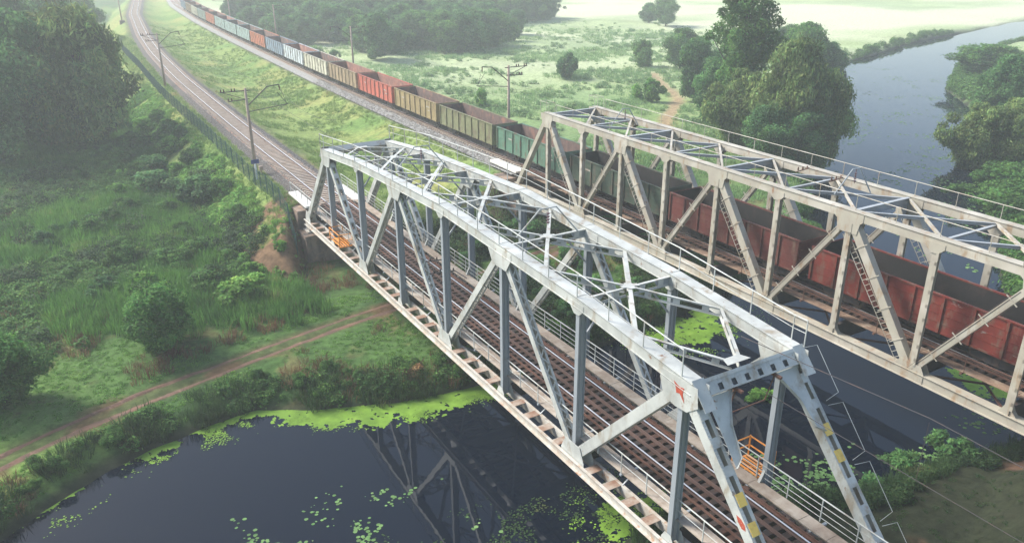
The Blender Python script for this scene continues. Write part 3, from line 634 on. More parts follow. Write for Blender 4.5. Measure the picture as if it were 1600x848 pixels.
# orange refuge platforms
def refuge(root, x, y, z, s, w_=1.3, l_=1.5):
    pl = MB()
    for yy in (y, y+l_/2, y+l_): pl.box(min(x, x+s*w_), max(x, x+s*w_), yy-.03, yy+.03, z-.07, z)
    base = pl.build('refuge_floor', M['orange'], root)
    for i in range(5): xx = x+s*w_*(i+.5)/5; MB().box(xx-.06, xx+.06, y+.02, y+l_-.02, z+.002, z+.03).build('slat', M['orange'], base)
    c = [(x, y), (x+s*w_, y), (x+s*w_, y+l_), (x, y+l_)]; m = MB()
    for a, b in c: m.tube([(a, b, z), (a, b, z+1.1)], .045, 5)
    for h in (.55, 1.05):
        for i in range(3): m.tube([(*c[i], z+h), (*c[i+1], z+h)], .04, 5)
    m.build('refuge_rail', M['orange'], base)
refuge(NB, -2.35, Yk(1)-3.0, ZR-.62, -1, 1.15, 2.4); refuge(NB, 2.6, Yk(7)+.4, ZR-.3, 1, 1.1, 1.6)
# wire ladder guard beside the right end post
u = (Vector((0, 0, 0))-Vector((0, Yk(7)-.4, HT[7]))).normalized(); Nn = Vector((0, -1, 0)).lerp(Vector((0,-.75,.65)), 1).normalized(); m = MB(); o = Vector((XT+.35, Yk(7)-.5, HT[7]+.3)); Lp = 10.4
for i in range(4):
    a = o+u*(Lp*i/4+.15); b = o+u*(Lp*(i+1)/4-.05); off = Vector((.65, -.05, .25)); m.tube([a, a+off+u*.25, b+off, b], .014, 5)
m.build('ladder_guard', W_, NB)
# white end platforms of the walkways, bearings, abutments
m = MB(); m.box(-2.95, -2.0, NP*P+.6, NP*P+6.2, ZR-.32, ZR-.14); m.build('end_slab', M['slab'], NB)
m = MB(); m.box(1.75, 2.75, NP*P+.4, NP*P+6.0, ZR-.32, ZR-.14); m.build('end_slab', M['slab'], NB)
for y in (0, NP*P):
    for s in (-1, 1):
        m = MB(); x = s*XT
        m.prism([(-.55,0),(.55,0),(.42,.28),(.16,.48),(-.16,.48),(-.42,.28)], .7, Vector((x, y, -.98)), Vector((0,1,0)), Vector((0,0,1))); m.box(x-.55, x+.55, y-.7, y+.7, -1.08, -.98)
        for i in (-1, 0, 1): m.box(x+i*.28-.03, x+i*.28+.03, y-.62, y+.62, -.97, -.66)
        m.build('bearing', M['chord'], NB)
def abutment(x0, x1, y, d, label, zt=-1.1, zb=-5.2, zback=.75):
    a = empty('bridge_abutment', ((x0+x1)/2, y, zb), 0, label, 'abutment'); X0, X1 = x0-(x0+x1)/2, x1-(x0+x1)/2; f = lambda a_, b_: tuple(sorted((a_*d, b_*d)))
    y0, y1 = f(-1.35, 3.2); m = MB(); m.box(X0, X1, y0, y1, 0, zt-.32-zb); m.build('wall', M['concrete'], a)
    y0, y1 = f(-1.5, 3.2); m = MB(); m.box(X0-.14, X1+.14, y0, y1, zt-.32-zb, zt-zb); m.build('bearing_shelf', M['concrete'], a)
    y0, y1 = f(.95, 3.6); m = MB(); m.box(X0+.05, X1-.05, y0, y1, zt-zb+.002, zback-zb-.1); m.build('back_wall', M['concrete'], a)
    m = MB()
    for q in range(3):
        z = 1.2+q*.9; y0, y1 = f(-1.37, -1.355); m.box(X0+.02, X1-.02, y0, y1, z, z+.05)
    m.build('construction_joint', M['concrete'], a)
abutment(-3.75, 3.75, NP*P, 1, 'stained brown concrete abutment under the far end of the pale grey bridge')
abutment(-3.75, 3.75, 0, -1, 'concrete abutment under the camera end of the pale grey bridge')

# ------------------------------------------------------------------ far bridge
PF, NF, HF, XF = 5.858, 10, 8.369, 2.87
FB = empty('railway_bridge', (22.188-.4953*0-PF*2*sin(radians(.495)), 11.182-2*PF, .14), -radians(.495), 'cream parallel chord truss bridge stained with rust carrying the goods train', 'bridge')
CR, CG = M['cream'], M['creamgrey']
def Yf(k): return (NF-k)*PF
LF = NF*PF; zrf = ZF-.14
lad = MB(); 
def ladder(parent, A, B, off, r=.018, step=.36, w=.42, name='ladder', mt=None):
    A = Vector(A)+off; B = Vector(B)+off; u = (B-A).normalized(); Xv = Vector((1,0,0)); L = (B-A).length; m = MB()
    N = u.cross(Xv).normalized()
    for s in (0, 1): m.tube([A+N*(w*s), B+N*(w*s)], r*1.3, 5)
    n = int(L/step)
    for i in range(n): c = A+u*((i+.5)*step); m.tube([c, c+N*w], r, 4)
    return m.build(name, mt or CR, parent)
for s in (-1, 1):
    x = s*XF
    m = MB(); m.box(x-.24, x+.24, -.4, LF+.4, -.32, .22); m.box(x-.33, x+.33, -.4, LF+.4, .222, .25); m.box(x-.36, x+.36, -.4, LF+.4, -.36, -.322); m.build('bottom_chord', CR, FB)
    m = MB(); m.box(x-.25, x+.25, Yf(9)-.55, Yf(1)+.55, HF-.28, HF+.26); tc = m.build('top_chord', CR, FB)
    MB().box(x-.31, x+.31, Yf(9)-.58, Yf(1)+.58, HF+.262, HF+.285).build('top_plate', CR, tc)
    for k in range(1, 10):
        o = ibeam(FB, 'hanger' if k % 2 else 'post', (x, Yf(k), .25), (x, Yf(k), HF-.28), .44, .30, CR, t=.024)
        # slotted strip with step irons on the camera side of each vertical
        st = MB()
        for q in range(8): z = .9+q*.88; st.box(x-.30, x-.22, Yf(k)-.33, Yf(k)-.17, z, z+.22)
        st.box(x-.30, x-.285, Yf(k)-.33, Yf(k)-.17, .6, HF-.5); st.box(x-.235, x-.22, Yf(k)-.33, Yf(k)-.17, .6, HF-.5); st.build('step_strip', CR, o)
        fl = MB()
        for q in (-1, 1): fl.prism([(q*.15,.25),(q*.55,.25),(q*.30,.52),(q*.15,.85)][::q], .30, Vector((x, Yf(k), 0)), Vector((0,1,0)), Vector((0,0,1)))
        if k % 2: fl.build('foot_gusset', CR, FB)
    member(FB, 'end_post', (x, Yf(0), .0), (x, Yf(1)+.1, HF-.1), .48, .42, 'plate', CR)
    member(FB, 'end_post', (x, Yf(10), .0), (x, Yf(9)-.1, HF-.1), .48, .42, 'plate', CR)
    for kt in (1, 3, 5, 7, 9):
        for kb in (kt-1, kt+1):
            if kb in (0, 10): continue
            A = Vector((x, Yf(kt), HF-.15)); B = Vector((x, Yf(kb), .1)); thick = kb > kt
            dgl = member(FB, 'diagonal', A, B, .46 if thick else .36, .52 if thick else .34, 'plate', CR)
            u, Xv, N = frame(A, B); Lg = (B-A).length
            for i in range(1, 5):
                c = Lg*i/5; m = MB(); bb, dd = (.50, .58) if thick else (.40, .38)
                m.obox(A, Xv, u, N, -bb/2, bb/2, c-.035, c+.035, -dd/2, dd/2); m.obox(A, Xv, u, N, -bb/2-.02, -bb/2+.02, c-.03, c+.03, -dd/2-.22, dd/2+.22); m.build('collar', CR, dgl)
            if thick: ladder(FB, B+Vector((0,0,.5))-(B-A).normalized()*.2, A+(B-A).normalized()*1.0, Vector((-.12, .62, -.15)))
            else: m = MB(); off = Vector((-.2, .32, -.25)) if True else 0; m.tube([A+off+u*.9, B+off-u*.9], .016, 5); m.tube([A+off*1.9+u*.9, B+off*1.9-u*.9], .012, 5); m.build('safety_cable', M['dark'], FB)
    for k in range(1, 10):
        for q in (-1, 1):
            o = Vector((x+q*.268, Yf(k), HF))
            poly = [(-1.05,.2),(-1.05,-.27),(-.85,-.42),(-.72,-1.15),(.72,-1.15),(.85,-.42),(1.05,-.27),(1.05,.2)] if k % 2 else [(-.6,-.0),(-.6,-.28),(-.24,-.62),(.24,-.62),(.6,-.28),(.6,0)]
            MB().prism(poly, .02, o, Vector((0,1,0)), Vector((0,0,1))).build('gusset_plate', CR, FB)
    for k in (2, 4, 6, 8):
        for q in (-1, 1): MB().prism([(-.95,-.33),(.95,-.33),(.95,.3),(.70,.75),(-.70,.75),(-.95,.3)], .02, Vector((x+q*.268, Yf(k), 0)), Vector((0,1,0)), Vector((0,0,1))).build('gusset_plate', CR, FB)
    railing(FB, [(x+.05, Yf(9)+.2, HF+.28), (x+.05, Yf(1)-1.2, HF+.28)], .95, CR, 2.9, (1.0,), .020, .022)
    for k in (1, 9):                                                 # small guard cages over the end posts
        y0 = Yf(k)-.5; m = MB(); c = [(x-.35, y0), (x+.35, y0), (x+.35, y0+1.5), (x-.35, y0+1.5)]
        for a, b in c: m.tube([(a, b, HF+.28), (a, b, HF+1.3)], .02, 5)
        for i in range(4): m.tube([(*c[i], HF+1.3), (*c[(i+1)%4], HF+1.3)], .02, 5)
        m.build('guard_cage', CR, FB)
    # walkway
    zw = zrf-.20; x0 = s*2.05
    for i in range(NF*2):
        for q in range(3):
            a, b = sorted((s*(1.75+q*.25), s*(1.75+q*.25+.235))); MB().box(a, b, i*PF/2+.012, (i+1)*PF/2-.012, zw-.05, zw+random.uniform(-.008,.008)).build('plank', M['plank_b'], FB)
    railing(FB, [(s*2.5, .1, zw), (s*2.5, LF, zw)], .95, M['rust'], 2.93, (1.0,), .022, .028)
    for k in range(NF*2+1):
        b_ = MB(); yk = k*PF/2+.2; a, b = sorted((s*1.6, s*2.6)); b_.box(a, b, yk-.06, yk+.06, zw-.17, zw-.06); b_.build('walkway_bracket', M['rust'], FB)
    for y in (0, LF):
        m = MB(); m.prism([(-.5,0),(.5,0),(.2,.5),(-.2,.5)], .6, Vector((x, y, -.86)), Vector((0,1,0)), Vector((0,0,1))); m.box(x-.5, x+.5, y-.6, y+.6, -1.0, -.86); m.build('bearing', CR, FB)
for k in range(1, 10):
    if k % 2:
        m = MB(); zt = HF+.2; y = Yf(k); m.box(-2.6, 2.6, y-.012, y+.012, zt-.42, zt); m.box(-2.6, 2.6, y-.13, y+.13, zt, zt+.02); m.box(-2.6, 2.6, y-.13, y+.13, zt-.44, zt-.42)
        for s in (-1, 1): m.prism([(0,0),(.8,0),(0,-1.1)], .016, Vector((s*2.6, y, zt-.44)), Vector((-s,0,0)), Vector((0,0,1)))
        m.build('cross_strut', CG, FB)
    else:
        m = MB(); y = Yf(k); m.box(-2.6, 2.6, y-.1, y+.1, HF+.05, HF+.07); m.box(-2.6, 2.6, y-.01, y+.01, HF-.12, HF+.05); m.build('cross_strut', CG, FB)
    if k < 9:
        for q in (-1, 1):
            A = Vector((q*2.6, Yf(k), HF+.17+(.0 if q > 0 else -.025))); B = Vector((-q*2.6, Yf(k+1), HF+.17+(.0 if q > 0 else -.025)))
            m = MB(); m.beam(A, B, .17, .018); m.beam(A-Vector((0,0,.11)), B-Vector((0,0,.11)), .018, .2); m.build('lateral_arm', CR if q > 0 else CG, FB)
floor_and_track(FB, PF, NF, 2.6, zrf, M['sleeper'], M['dark'], guard=True)
m = MB()
for k in range(NF): m.beam((-2.5, k*PF, -.2), (2.5, k*PF+PF, -.2), .12, .1); m.beam((2.5, k*PF, -.21), (-2.5, k*PF+PF, -.21), .12, .1)
m.build('bottom_bracing', M['rust'], FB)
for k, h in ((2.4, 1.5), (6.6, 1.7)): carrier(FB, Yf(k), HF+.25, 1.0, h, M['grey'])
for yy in (Yf(6.2), Yf(5.7)):
    m = MB(); m.beam((.5, yy, HF+.4), (1.6, yy-.2, HF+.6), .06, .06)
    for i in range(3): q = Vector((.7+i*.4, yy-.05*i, HF+.52)); m.tube([q, q+Vector((0,0,.1)), q+Vector((0,0,.22))], .07, 7, r1=.04)
    m.build('insulator_bracket', M['rust'], FB)
m = MB(); m.box(-2.9, -1.75, LF+.5, LF+6.5, zrf-.36, zrf-.16); m.build('end_slab', M['slab'], FB)
xa = 22.19
abutment(xa+.25-3.8, xa+.25+3.8, 11.182-2*PF+LF, 1, 'concrete abutment under the far end of the cream bridge', zt=-.86)
abutment(xa-3.8, xa+3.8, 11.182-2*PF, -1, 'concrete abutment under the camera end of the cream bridge', zt=-.86)
# loose ballast stones on the shoulders, the nearest stretch of both lines
def stones(name, label, fx, zr, lo, hi, y0, y1, n, sc):
    base = np.array([(-.5,-.4,-.2),(.45,-.5,-.15),(.55,.4,-.2),(-.4,.5,-.15),(-.3,-.25,.35),(.3,-.3,.28),(.28,.3,.36),(-.28,.26,.3)])
    F0 = np.array([(0,3,2,1),(4,5,6,7),(0,1,5,4),(1,2,6,5),(2,3,7,6),(3,0,4,7)])
    y = y0+(y1-y0)*RNG.random(n)**1.4; o = (lo+(hi-lo)*RNG.random(n))*np.where(RNG.random(n) < .5, -1, 1); x = fx(y)+o
    z = np.where(np.abs(o) < 1.75, zr-.262, zr-.275-(np.abs(o)-1.75)*.308); a = RNG.random(n)*6.28; s_ = sc*(.5+RNG.random(n)); B = base[None]*s_[:,None,None]*(1+.25*RNG.normal(size=(n,8,3)))
    ca, sa = np.cos(a)[:,None], np.sin(a)[:,None]; V = np.stack([B[...,0]*ca-B[...,1]*sa+x[:,None], B[...,0]*sa+B[...,1]*ca+y[:,None], B[...,2]+z[:,None]], -1).reshape(-1, 3)
    F = (F0[None]+8*np.arange(n)[:,None,None]).reshape(-1, 4); return tag(link(name, np_mesh(name, V, F, M['stone'])), label, None, None, 'stuff')
stones('ballast_stones', 'loose grey stones on the ballast shoulders of the empty line', nearx, ZR, .1, 2.9, 60, 130, 9000, .10)
stones('ballast_stones', 'loose grey stones beside the rails under the train', farx, ZF, 1.0, 3.0, 60, 130, 9000, .12)
# ------------------------------------------------------------------ foliage
def leaf_cloud(name, lobes, n, size, mt, droop=0., seed=0, shell=.55, elong=1.6, up_bias=.3, tintvar=.28):
    """many small leaf-sized faces spread through the volume of the lobes (centre, radii)"""
    r = np.random.default_rng(seed); L = np.array([list(c)+list(q) for c, q in lobes], float)
    wgt = (L[:,3]*L[:,4]+L[:,4]*L[:,5]+L[:,3]*L[:,5]); k = r.choice(len(L), n, p=wgt/wgt.sum())
    d = r.normal(size=(n,3)); d /= np.linalg.norm(d, axis=1)[:,None]; rad = (shell+(1-shell)*r.random(n)**.6)*(1+.17*r.normal(size=n))
    P = L[k,:3]+d*L[k,3:]*rad[:,None]
    nrm = d/L[k,3:]; nrm /= np.linalg.norm(nrm, axis=1)[:,None]; nrm = nrm+.75*r.normal(size=(n,3))+np.array([0,0,up_bias]); nrm /= np.linalg.norm(nrm, axis=1)[:,None]
    t = r.normal(size=(n,3))+np.array([0,0,-droop*3]); t -= nrm*(t*nrm).sum(1)[:,None]; t /= np.linalg.norm(t, axis=1)[:,None]; b = np.cross(nrm, t)
    s = size*(.6+.8*r.random(n))[:,None]; e = elong
    V = np.stack([P-t*s*e*.5, P+b*s*.36, P+t*s*e*.5, P-b*s*.36], 1).reshape(-1, 3)
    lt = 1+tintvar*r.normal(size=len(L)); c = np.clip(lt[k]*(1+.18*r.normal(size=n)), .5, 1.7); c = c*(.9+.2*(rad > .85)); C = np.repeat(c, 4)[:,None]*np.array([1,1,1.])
    C[:,0] *= 1+.12*np.repeat(r.normal(size=n), 4)
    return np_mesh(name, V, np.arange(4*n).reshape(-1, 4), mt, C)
def lobes_round(R, H, z0, n, seed, spread=.62, top=1.):
    r = np.random.default_rng(seed); out = []
    for i in range(n):
        a = 2*pi*(i*.618+r.random()*.15); h = (i+.5)/n; prof = sin(pi*(.10+.83*h**1.15))**.85; q = r.random()**.45
        rr = R*spread*prof*q*(1+.28*sin(2*a+seed)+.18*sin(5*a+2*seed)+(.25 if r.random() < .15 else 0)); s = R*(.14+.24*r.random()**1.6)
        out.append(((rr*cos(a), rr*sin(a), z0+s*.6+min(1, max(0, h+.06*(r.random()-.5)))*(H-z0-s*1.2)), (s, s, s*.78)))
    return out
def trunk_mesh(name, H, r, lobes, mt, seed):
    R_ = random.Random(seed); m = MB(); p = [(0,0,-.6), (R_.uniform(-.1,.1)*r*3, 0, H*.3), (R_.uniform(-.3,.3), R_.uniform(-.3,.3), H*.75)]; m.tube(p, r, 7, r1=r*.4)
    for c, q in lobes[::max(1, len(lobes)//9)]:
        z = H*R_.uniform(.25, .6); m.tube([(0,0,z), (c[0]*.5, c[1]*.5, (z+c[2])*.52), (c[0]*.95, c[1]*.95, c[2])], r*.38, 5, r1=r*.1)
    return m.mesh(name, mt)
KINDS = {}
def kind(key, R, H, z0, nl, nleaf, size, mt, droop=0., elong=1.6, seeds=(1,2), tr=.2, shell=.55, spread=.74, up=.3):
    KINDS[key] = []
    for sdd in seeds:
        lb = lobes_round(R, H, z0, nl, sdd*7+len(key)*13, spread)
        KINDS[key].append((leaf_cloud('crown', lb, nleaf, size, M[mt], droop, sdd, shell, elong, up), trunk_mesh('trunk', H, tr, lb, M['bark'], sdd), R, H))
kind('broad', 5., 10., 1.0, 64, 24000, .26, 'leaf_mid', tr=.28, seeds=(1,2,3))
kind('dark', 5., 11., .6, 64, 24000, .27, 'leaf_dark', tr=.28, seeds=(1,2,3))
kind('willow', 5.2, 10., .4, 75, 28000, .24, 'leaf_olive', droop=.5, elong=2.2, tr=.32, seeds=(1,2,3))
kind('tall', 5., 20., 1.5, 110, 34000, .27, 'leaf_mid', tr=.35, seeds=(1,2), spread=.66)
kind('bush', 2., 2.6, .0, 34, 6500, .15, 'leaf_mid', tr=.06, seeds=(1,2,3), up=.5)
kind('dbush', 2., 2.6, .0, 18, 4200, .20, 'leaf_dark', tr=.06, seeds=(1,2), up=.5)
kind('lbush', 2., 2.6, .0, 18, 4200, .20, 'leaf_bright', tr=.06, seeds=(1,2), up=.6)
kind('nbush', 2.9, 4.6, .0, 80, 30000, .15, 'leaf_lush', tr=.09, seeds=(5,), up=.6, spread=.72)
def gz(x, y): return float(ground_z(np.array([float(x)]), np.array([float(y)]))[0])
def tree(name, key, x, y, R, H, label, cat=None, group=None, v=0, rz=None, sink=.2):
    cr, tk, r0, h0 = KINDS[key][v%len(KINDS[key])]
    e = empty(name, (x, y, gz(x, y)-sink), (rz if rz is not None else random.uniform(0, 6.28)), label, cat or ('bush' if 'bush' in name else 'tree'), group)
    e.scale = (R/r0, R/r0*random.uniform(.94, 1.06), H/h0)
    link('crown', cr, e); link('trunk', tk, e); return e
def tpx(name, key, px, py, wpx, hpx, label, zb=-3.4, v=0, group=None):            # base seen at px, py; crown wpx wide, hpx high in the photograph
    p = at(px, py, zb); d = (p-CAM).length; return tree(name, key, p.x, p.y, wpx*d/F_PX/2*1.03, hpx*d/F_PX*1.0, label, None, group, v)
# the wood left of the line
GL = 'trees of the wood left of the line'
tpx('willow_tree', 'willow', 138, 232, 150, 185, 'large olive green willow, nearest to the fence in the wood left of the line', v=0, group=GL)
tpx('broadleaf_tree', 'dark', 52, 238, 130, 185, 'wide dark green tree just left of the large olive willow', v=0, group=GL)
tpx('broadleaf_tree', 'dark', 0, 262, 120, 160, 'dark green tree cut by the left edge of the photo above the reed field', v=1, group=GL)
tpx('broadleaf_tree', 'broad', 40, 165, 95, 140, 'pale rounded tree rising behind the wide dark green tree', v=1, group=GL)
tpx('broadleaf_tree', 'dark', 102, 140, 85, 125, 'dark tree directly behind the large olive willow', v=2, group=GL)
tpx('broadleaf_tree', 'broad', -25, 170, 100, 140, 'mid green tree at the left edge behind the cut dark tree', v=2, group=GL)
tpx('broadleaf_tree', 'dark', 22, 95, 90, 105, 'hazy dark tree in the top left corner of the photo', v=0, group=GL)
tpx('broadleaf_tree', 'dark', 88, 88, 85, 100, 'hazy dark tree at the top, second from the left corner', v=1, group=GL)
tpx('broadleaf_tree', 'broad', 132, 78, 60, 72, 'hazy paler tree at the top edge of the wood, nearest the track', v=0, group=GL)
tpx('broadleaf_tree', 'dark', -50, 90, 100, 110, 'hazy tree just outside the top left corner', v=2, group=GL)
tpx('broadleaf_tree', 'dark', 60, 40, 90, 60, 'misty tree furthest back in the left wood', v=1, group=GL)
tpx('broadleaf_tree', 'broad', 170, 205, 50, 75, 'small tree tucked against the right side of the large olive willow', v=1, group=GL)
# shrubs on and below the left slope
GS = 'shrubs on the slope left of the line'
for (nm, k, x, y, R, H, lb, v) in [
 ('round_bush', 'lbush', -9.3, 121, 2.3, 2.9, 'light green round bush next to the large olive willow on the slope', 0),
 ('round_bush', 'bush', -11.5, 113, 2.5, 2.6, 'mid green bush below and left of the light round bush by the fence', 1),
 ('round_bush', 'lbush', -8.2, 103, 2.2, 2.5, 'light green bush by the fence, lower of the two bright ones beside the mast', 1),
 ('round_bush', 'bush', -8.6, 109, 1.9, 2.0, 'small bush between the two light green bushes by the fence', 2),
 ('wide_bush', 'dbush', -11.5, 97, 3.0, 2.6, 'dark bush halfway down the slope behind the bright creeping cover', 0),
 ('wide_bush', 'dbush', -9.2, 79.5, 3.2, 3.2, 'large dark green bush on the slope below the nearest left catenary mast', 1),
 ('wide_bush', 'dbush', -12.8, 88, 3.4, 3.0, 'broad dark bush uphill of the large dark green slope bush', 0),
 ('wide_bush', 'bush', -14.5, 104, 3.2, 2.4, 'mid green bush at the slope foot between the wood and the bright bushes', 0),
 ('small_bush', 'dbush', -21.0, 57.5, 1.7, 1.9, 'small dark green bush alone in the reed field', 1),
 ('small_bush', 'bush', -15.2, 62, 2.0, 1.9, 'low bush in the weeds right of the small dark reed field bush', 2),
 ('leafy_bush', 'lbush', -11.6, 50.6, 2.7, 2.4, 'leafy bright bush at the foot of the slope above the dirt path', 1),
 ('leafy_bush', 'bush', -13.2, 54.6, 2.4, 2.2, 'dense bush just uphill of the leafy bright one above the path', 1),
 ('sapling', 'lbush', -6.4, 56.6, .75, 1.1, 'yellow green sapling on the bare earth left of the abutment', 0),
 ('sapling', 'lbush', -7.4, 54.3, .6, .9, 'lower yellow green sapling on the bare earth slope', 1)]:
    tree(nm, k, x, y, R, H, lb, 'bush' if nm != 'sapling' else 'sapling', GS, v)
tree('large_bush', 'nbush', -18.6, 45.6, 3.1, 4.9, 'big leafy bush standing beside the dirt path in the left foreground', 'bush', None, 0)
tree('large_bush', 'nbush', -29.2, 41.8, 3.0, 5.0, 'dark bush cut by the left edge of the photo above the path', 'bush', None, 0)
tree('dry_weed', 'lbush', -3.9, 32.6, .9, .9, 'dried yellow flowering weed clump on the bank beside the near bridge', 'weed', None, 0).children[0].data = leaf_cloud('crown', lobes_round(2., 2.6, 0, 12, 4), 900, .3, M['dryplant'], 0, 3)
# right of the lines
GR = 'trees by the river beyond the cream bridge'
for a in [
 ('broadleaf_tree', 'tall', 1146, 215, 118, 245, 'tallest tree, rising out of the top of the photo beyond the cream bridge', 0),
 ('broadleaf_tree', 'dark', 1083, 160, 70, 95, 'dark tree left of the tallest tree beside the footpath', 0),
 ('broadleaf_tree', 'broad', 1062, 108, 60, 60, 'pale hazy tree behind and left of the tallest tree', 1),
 ('broadleaf_tree', 'dark', 1112, 195, 80, 95, 'dark leafy tree in front of the tallest tree at the footpath bend', 1),
 ('willow_tree', 'willow', 1152, 236, 100, 120, 'left one of the three big olive trees standing at the water beyond the cream bridge', 1),
 ('willow_tree', 'willow', 1228, 250, 120, 168, 'middle and highest of the three big olive trees at the water', 0),
 ('willow_tree', 'willow', 1275, 254, 95, 140, 'right one of the three big olive trees, leaning over the river', 2),
 ('broadleaf_tree', 'dark', 1190, 262, 90, 90, 'low dark tree in front of the three big olive trees', 2),
 ('broadleaf_tree', 'dark', 1258, 268, 90, 90, 'dark overhanging tree at the waterline below the big olive trees', 0),
 ('broadleaf_tree', 'broad', 1250, 130, 85, 85, 'hazy tree right behind the big olive trees', 0),
 ('broadleaf_tree', 'dark', 1290, 130, 70, 70, 'hazy dark tree on the river bend behind the olive trees', 1),
 ('broadleaf_tree', 'broad', 1232, 95, 60, 50, 'palest hazy tree right of the tallest tree', 2),
 ('willow_tree', 'willow', 1520, 252, 95, 92, 'olive willow leaning over the water on the right bank', 1),
 ('willow_tree', 'willow', 1572, 250, 80, 82, 'olive willow behind the leaning one on the right bank', 2),
 ('willow_tree', 'willow', 1610, 262, 70, 85, 'olive willow at the right edge of the photo', 0),
 ('broadleaf_tree', 'dark', 1560, 190, 75, 84, 'dark tree behind the right bank willows', 1),
 ('broadleaf_tree', 'dark', 1610, 172, 80, 76, 'dark tree at the right edge behind the willows', 2),
 ('broadleaf_tree', 'broad', 1545, 122, 90, 42, 'low misty tree on the far right bank', 0),
 ('broadleaf_tree', 'broad', 1040, 42, 45, 42, 'right one of a misty pair at the top of the meadow', 1),
 ('broadleaf_tree', 'dark', 1014, 36, 30, 28, 'left one of a misty pair at the top of the meadow', 1),
 ]: tpx(*a[:7], v=a[7], group=GR)
GM = 'bushes scattered over the meadow beyond the train'
for a in [
 ('meadow_bush', 'bush', 798, 66, 36, 34, 'round bush in the middle of the meadow near the top', 0),
 ('meadow_bush', 'bush', 752, 68, 26, 24, 'round bush left of the middle meadow bush', 1),
 ('meadow_bush', 'bush', 655, 66, 24, 17, 'left bush of a pair beyond the pale wagons', 2),
 ('meadow_bush', 'bush', 677, 66, 20, 18, 'right bush of a pair beyond the pale wagons', 0),
 ('meadow_bush', 'dbush', 885, 124, 40, 40, 'loose upright shrub in the open meadow', 1),
 ('meadow_bush', 'bush', 1004, 104, 44, 40, 'double crowned bush in the meadow left of the footpath', 2),
 ('meadow_bush', 'lbush', 1016, 160, 44, 36, 'bright bush just left of the footpath', 1),
 ('meadow_bush', 'lbush', 752, 170, 26, 30, 'small bush between the train and the right catenary mast', 0),
 ('meadow_bush', 'lbush', 1156, 236, 30, 24, 'bright green bush at the foot of the dark tree group', 1),
 ('meadow_bush', 'bush', 490, 98, 50, 22, 'bush at the corner of the far wood beside the train', 1),
 ('meadow_bush', 'dbush', 524, 96, 22, 16, 'small dark bush right of the far wood corner', 0),
 ('bank_shrub', 'bush', 1500, 288, 60, 26, 'low shrub with reddish tips on the right bank below the willow', 0),
 ('bank_shrub', 'bush', 1555, 284, 60, 24, 'low shrub behind the reddish one on the right bank', 2),
 ('bank_shrub', 'bush', 1560, 325, 90, 30, 'green shrub on the right bank nearest the cream bridge', 1),
 ('bank_shrub', 'bush', 1268, 352, 60, 26, 'bushy patch seen between the posts of the cream bridge', 0),
 ]: tpx(*a[:7], v=a[7], group=GM)
for (x, y, R, H, lb, v) in [(16.5, 9.2, 1.6, 1.4, 'dark shrub at the water on the near right bank', 0), (19.8, 7.6, 1.7, 1.5, 'dense shrub on the near right bank below the cream bridge', 1), (13.2, 8.4, 1.2, 1.1, 'low shrub on the near right bank beside the end of the white bridge', 0), (15.2, 18.6, 1.3, 1.2, 'bright water plant clump standing in the river between the bridges', 1)]:
    tree('bank_shrub', 'lbush' if 'bright' in lb else 'dbush', x, y, R, H, lb, 'bush', 'shrubs at the water between the bridges', v, sink=-.75 if 'bright' in lb else .2)

# ---- scattered ground cover: one object per kind, instanced on points by geometry nodes
def scatter(name, label, tmpl, pts, scl, kind_='stuff'):
    pts = np.asarray(pts, np.float32); n = len(pts); me = bpy.data.meshes.new(name); me.vertices.add(n); me.vertices.foreach_set('co', pts.ravel())
    a = me.attributes.new('scl', 'FLOAT', 'POINT'); a.data.foreach_set('value', np.asarray(scl, np.float32))
    a = me.attributes.new('rot', 'FLOAT_VECTOR', 'POINT'); r = np.zeros((n,3), np.float32); r[:,2] = RNG.random(n)*6.28; r[:,0] = RNG.normal(size=n)*.10; r[:,1] = RNG.normal(size=n)*.10; a.data.foreach_set('vector', r.ravel())
    o = link(name, me); src = bpy.data.objects.new(name+'_clump', tmpl)
    g = bpy.data.node_groups.new(name, 'GeometryNodeTree'); g.interface.new_socket('Geometry', in_out='INPUT', socket_type='NodeSocketGeometry'); g.interface.new_socket('Geometry', in_out='OUTPUT', socket_type='NodeSocketGeometry')
    N = g.nodes; gi = N.new('NodeGroupInput'); go = N.new('NodeGroupOutput'); oi = N.new('GeometryNodeObjectInfo'); oi.inputs['Object'].default_value = src; oi.inputs['As Instance'].default_value = True
    ip = N.new('GeometryNodeInstanceOnPoints'); mp = N.new('GeometryNodeMeshToPoints'); s1 = N.new('GeometryNodeInputNamedAttribute'); s1.data_type = 'FLOAT'; s1.inputs['Name'].default_value = 'scl'
    s2 = N.new('GeometryNodeInputNamedAttribute'); s2.data_type = 'FLOAT_VECTOR'; s2.inputs['Name'].default_value = 'rot'
    l = g.links; l.new(gi.outputs[0], mp.inputs['Mesh']); l.new(mp.outputs[0], ip.inputs['Points']); l.new(oi.outputs['Geometry'], ip.inputs['Instance']); l.new(s1.outputs['Attribute'], ip.inputs['Scale']); l.new(s2.outputs['Attribute'], ip.inputs['Rotation']); l.new(ip.outputs[0], go.inputs[0])
    md = o.modifiers.new('scatter', 'NODES'); md.node_group = g
    return tag(o, label, None, None, kind_)
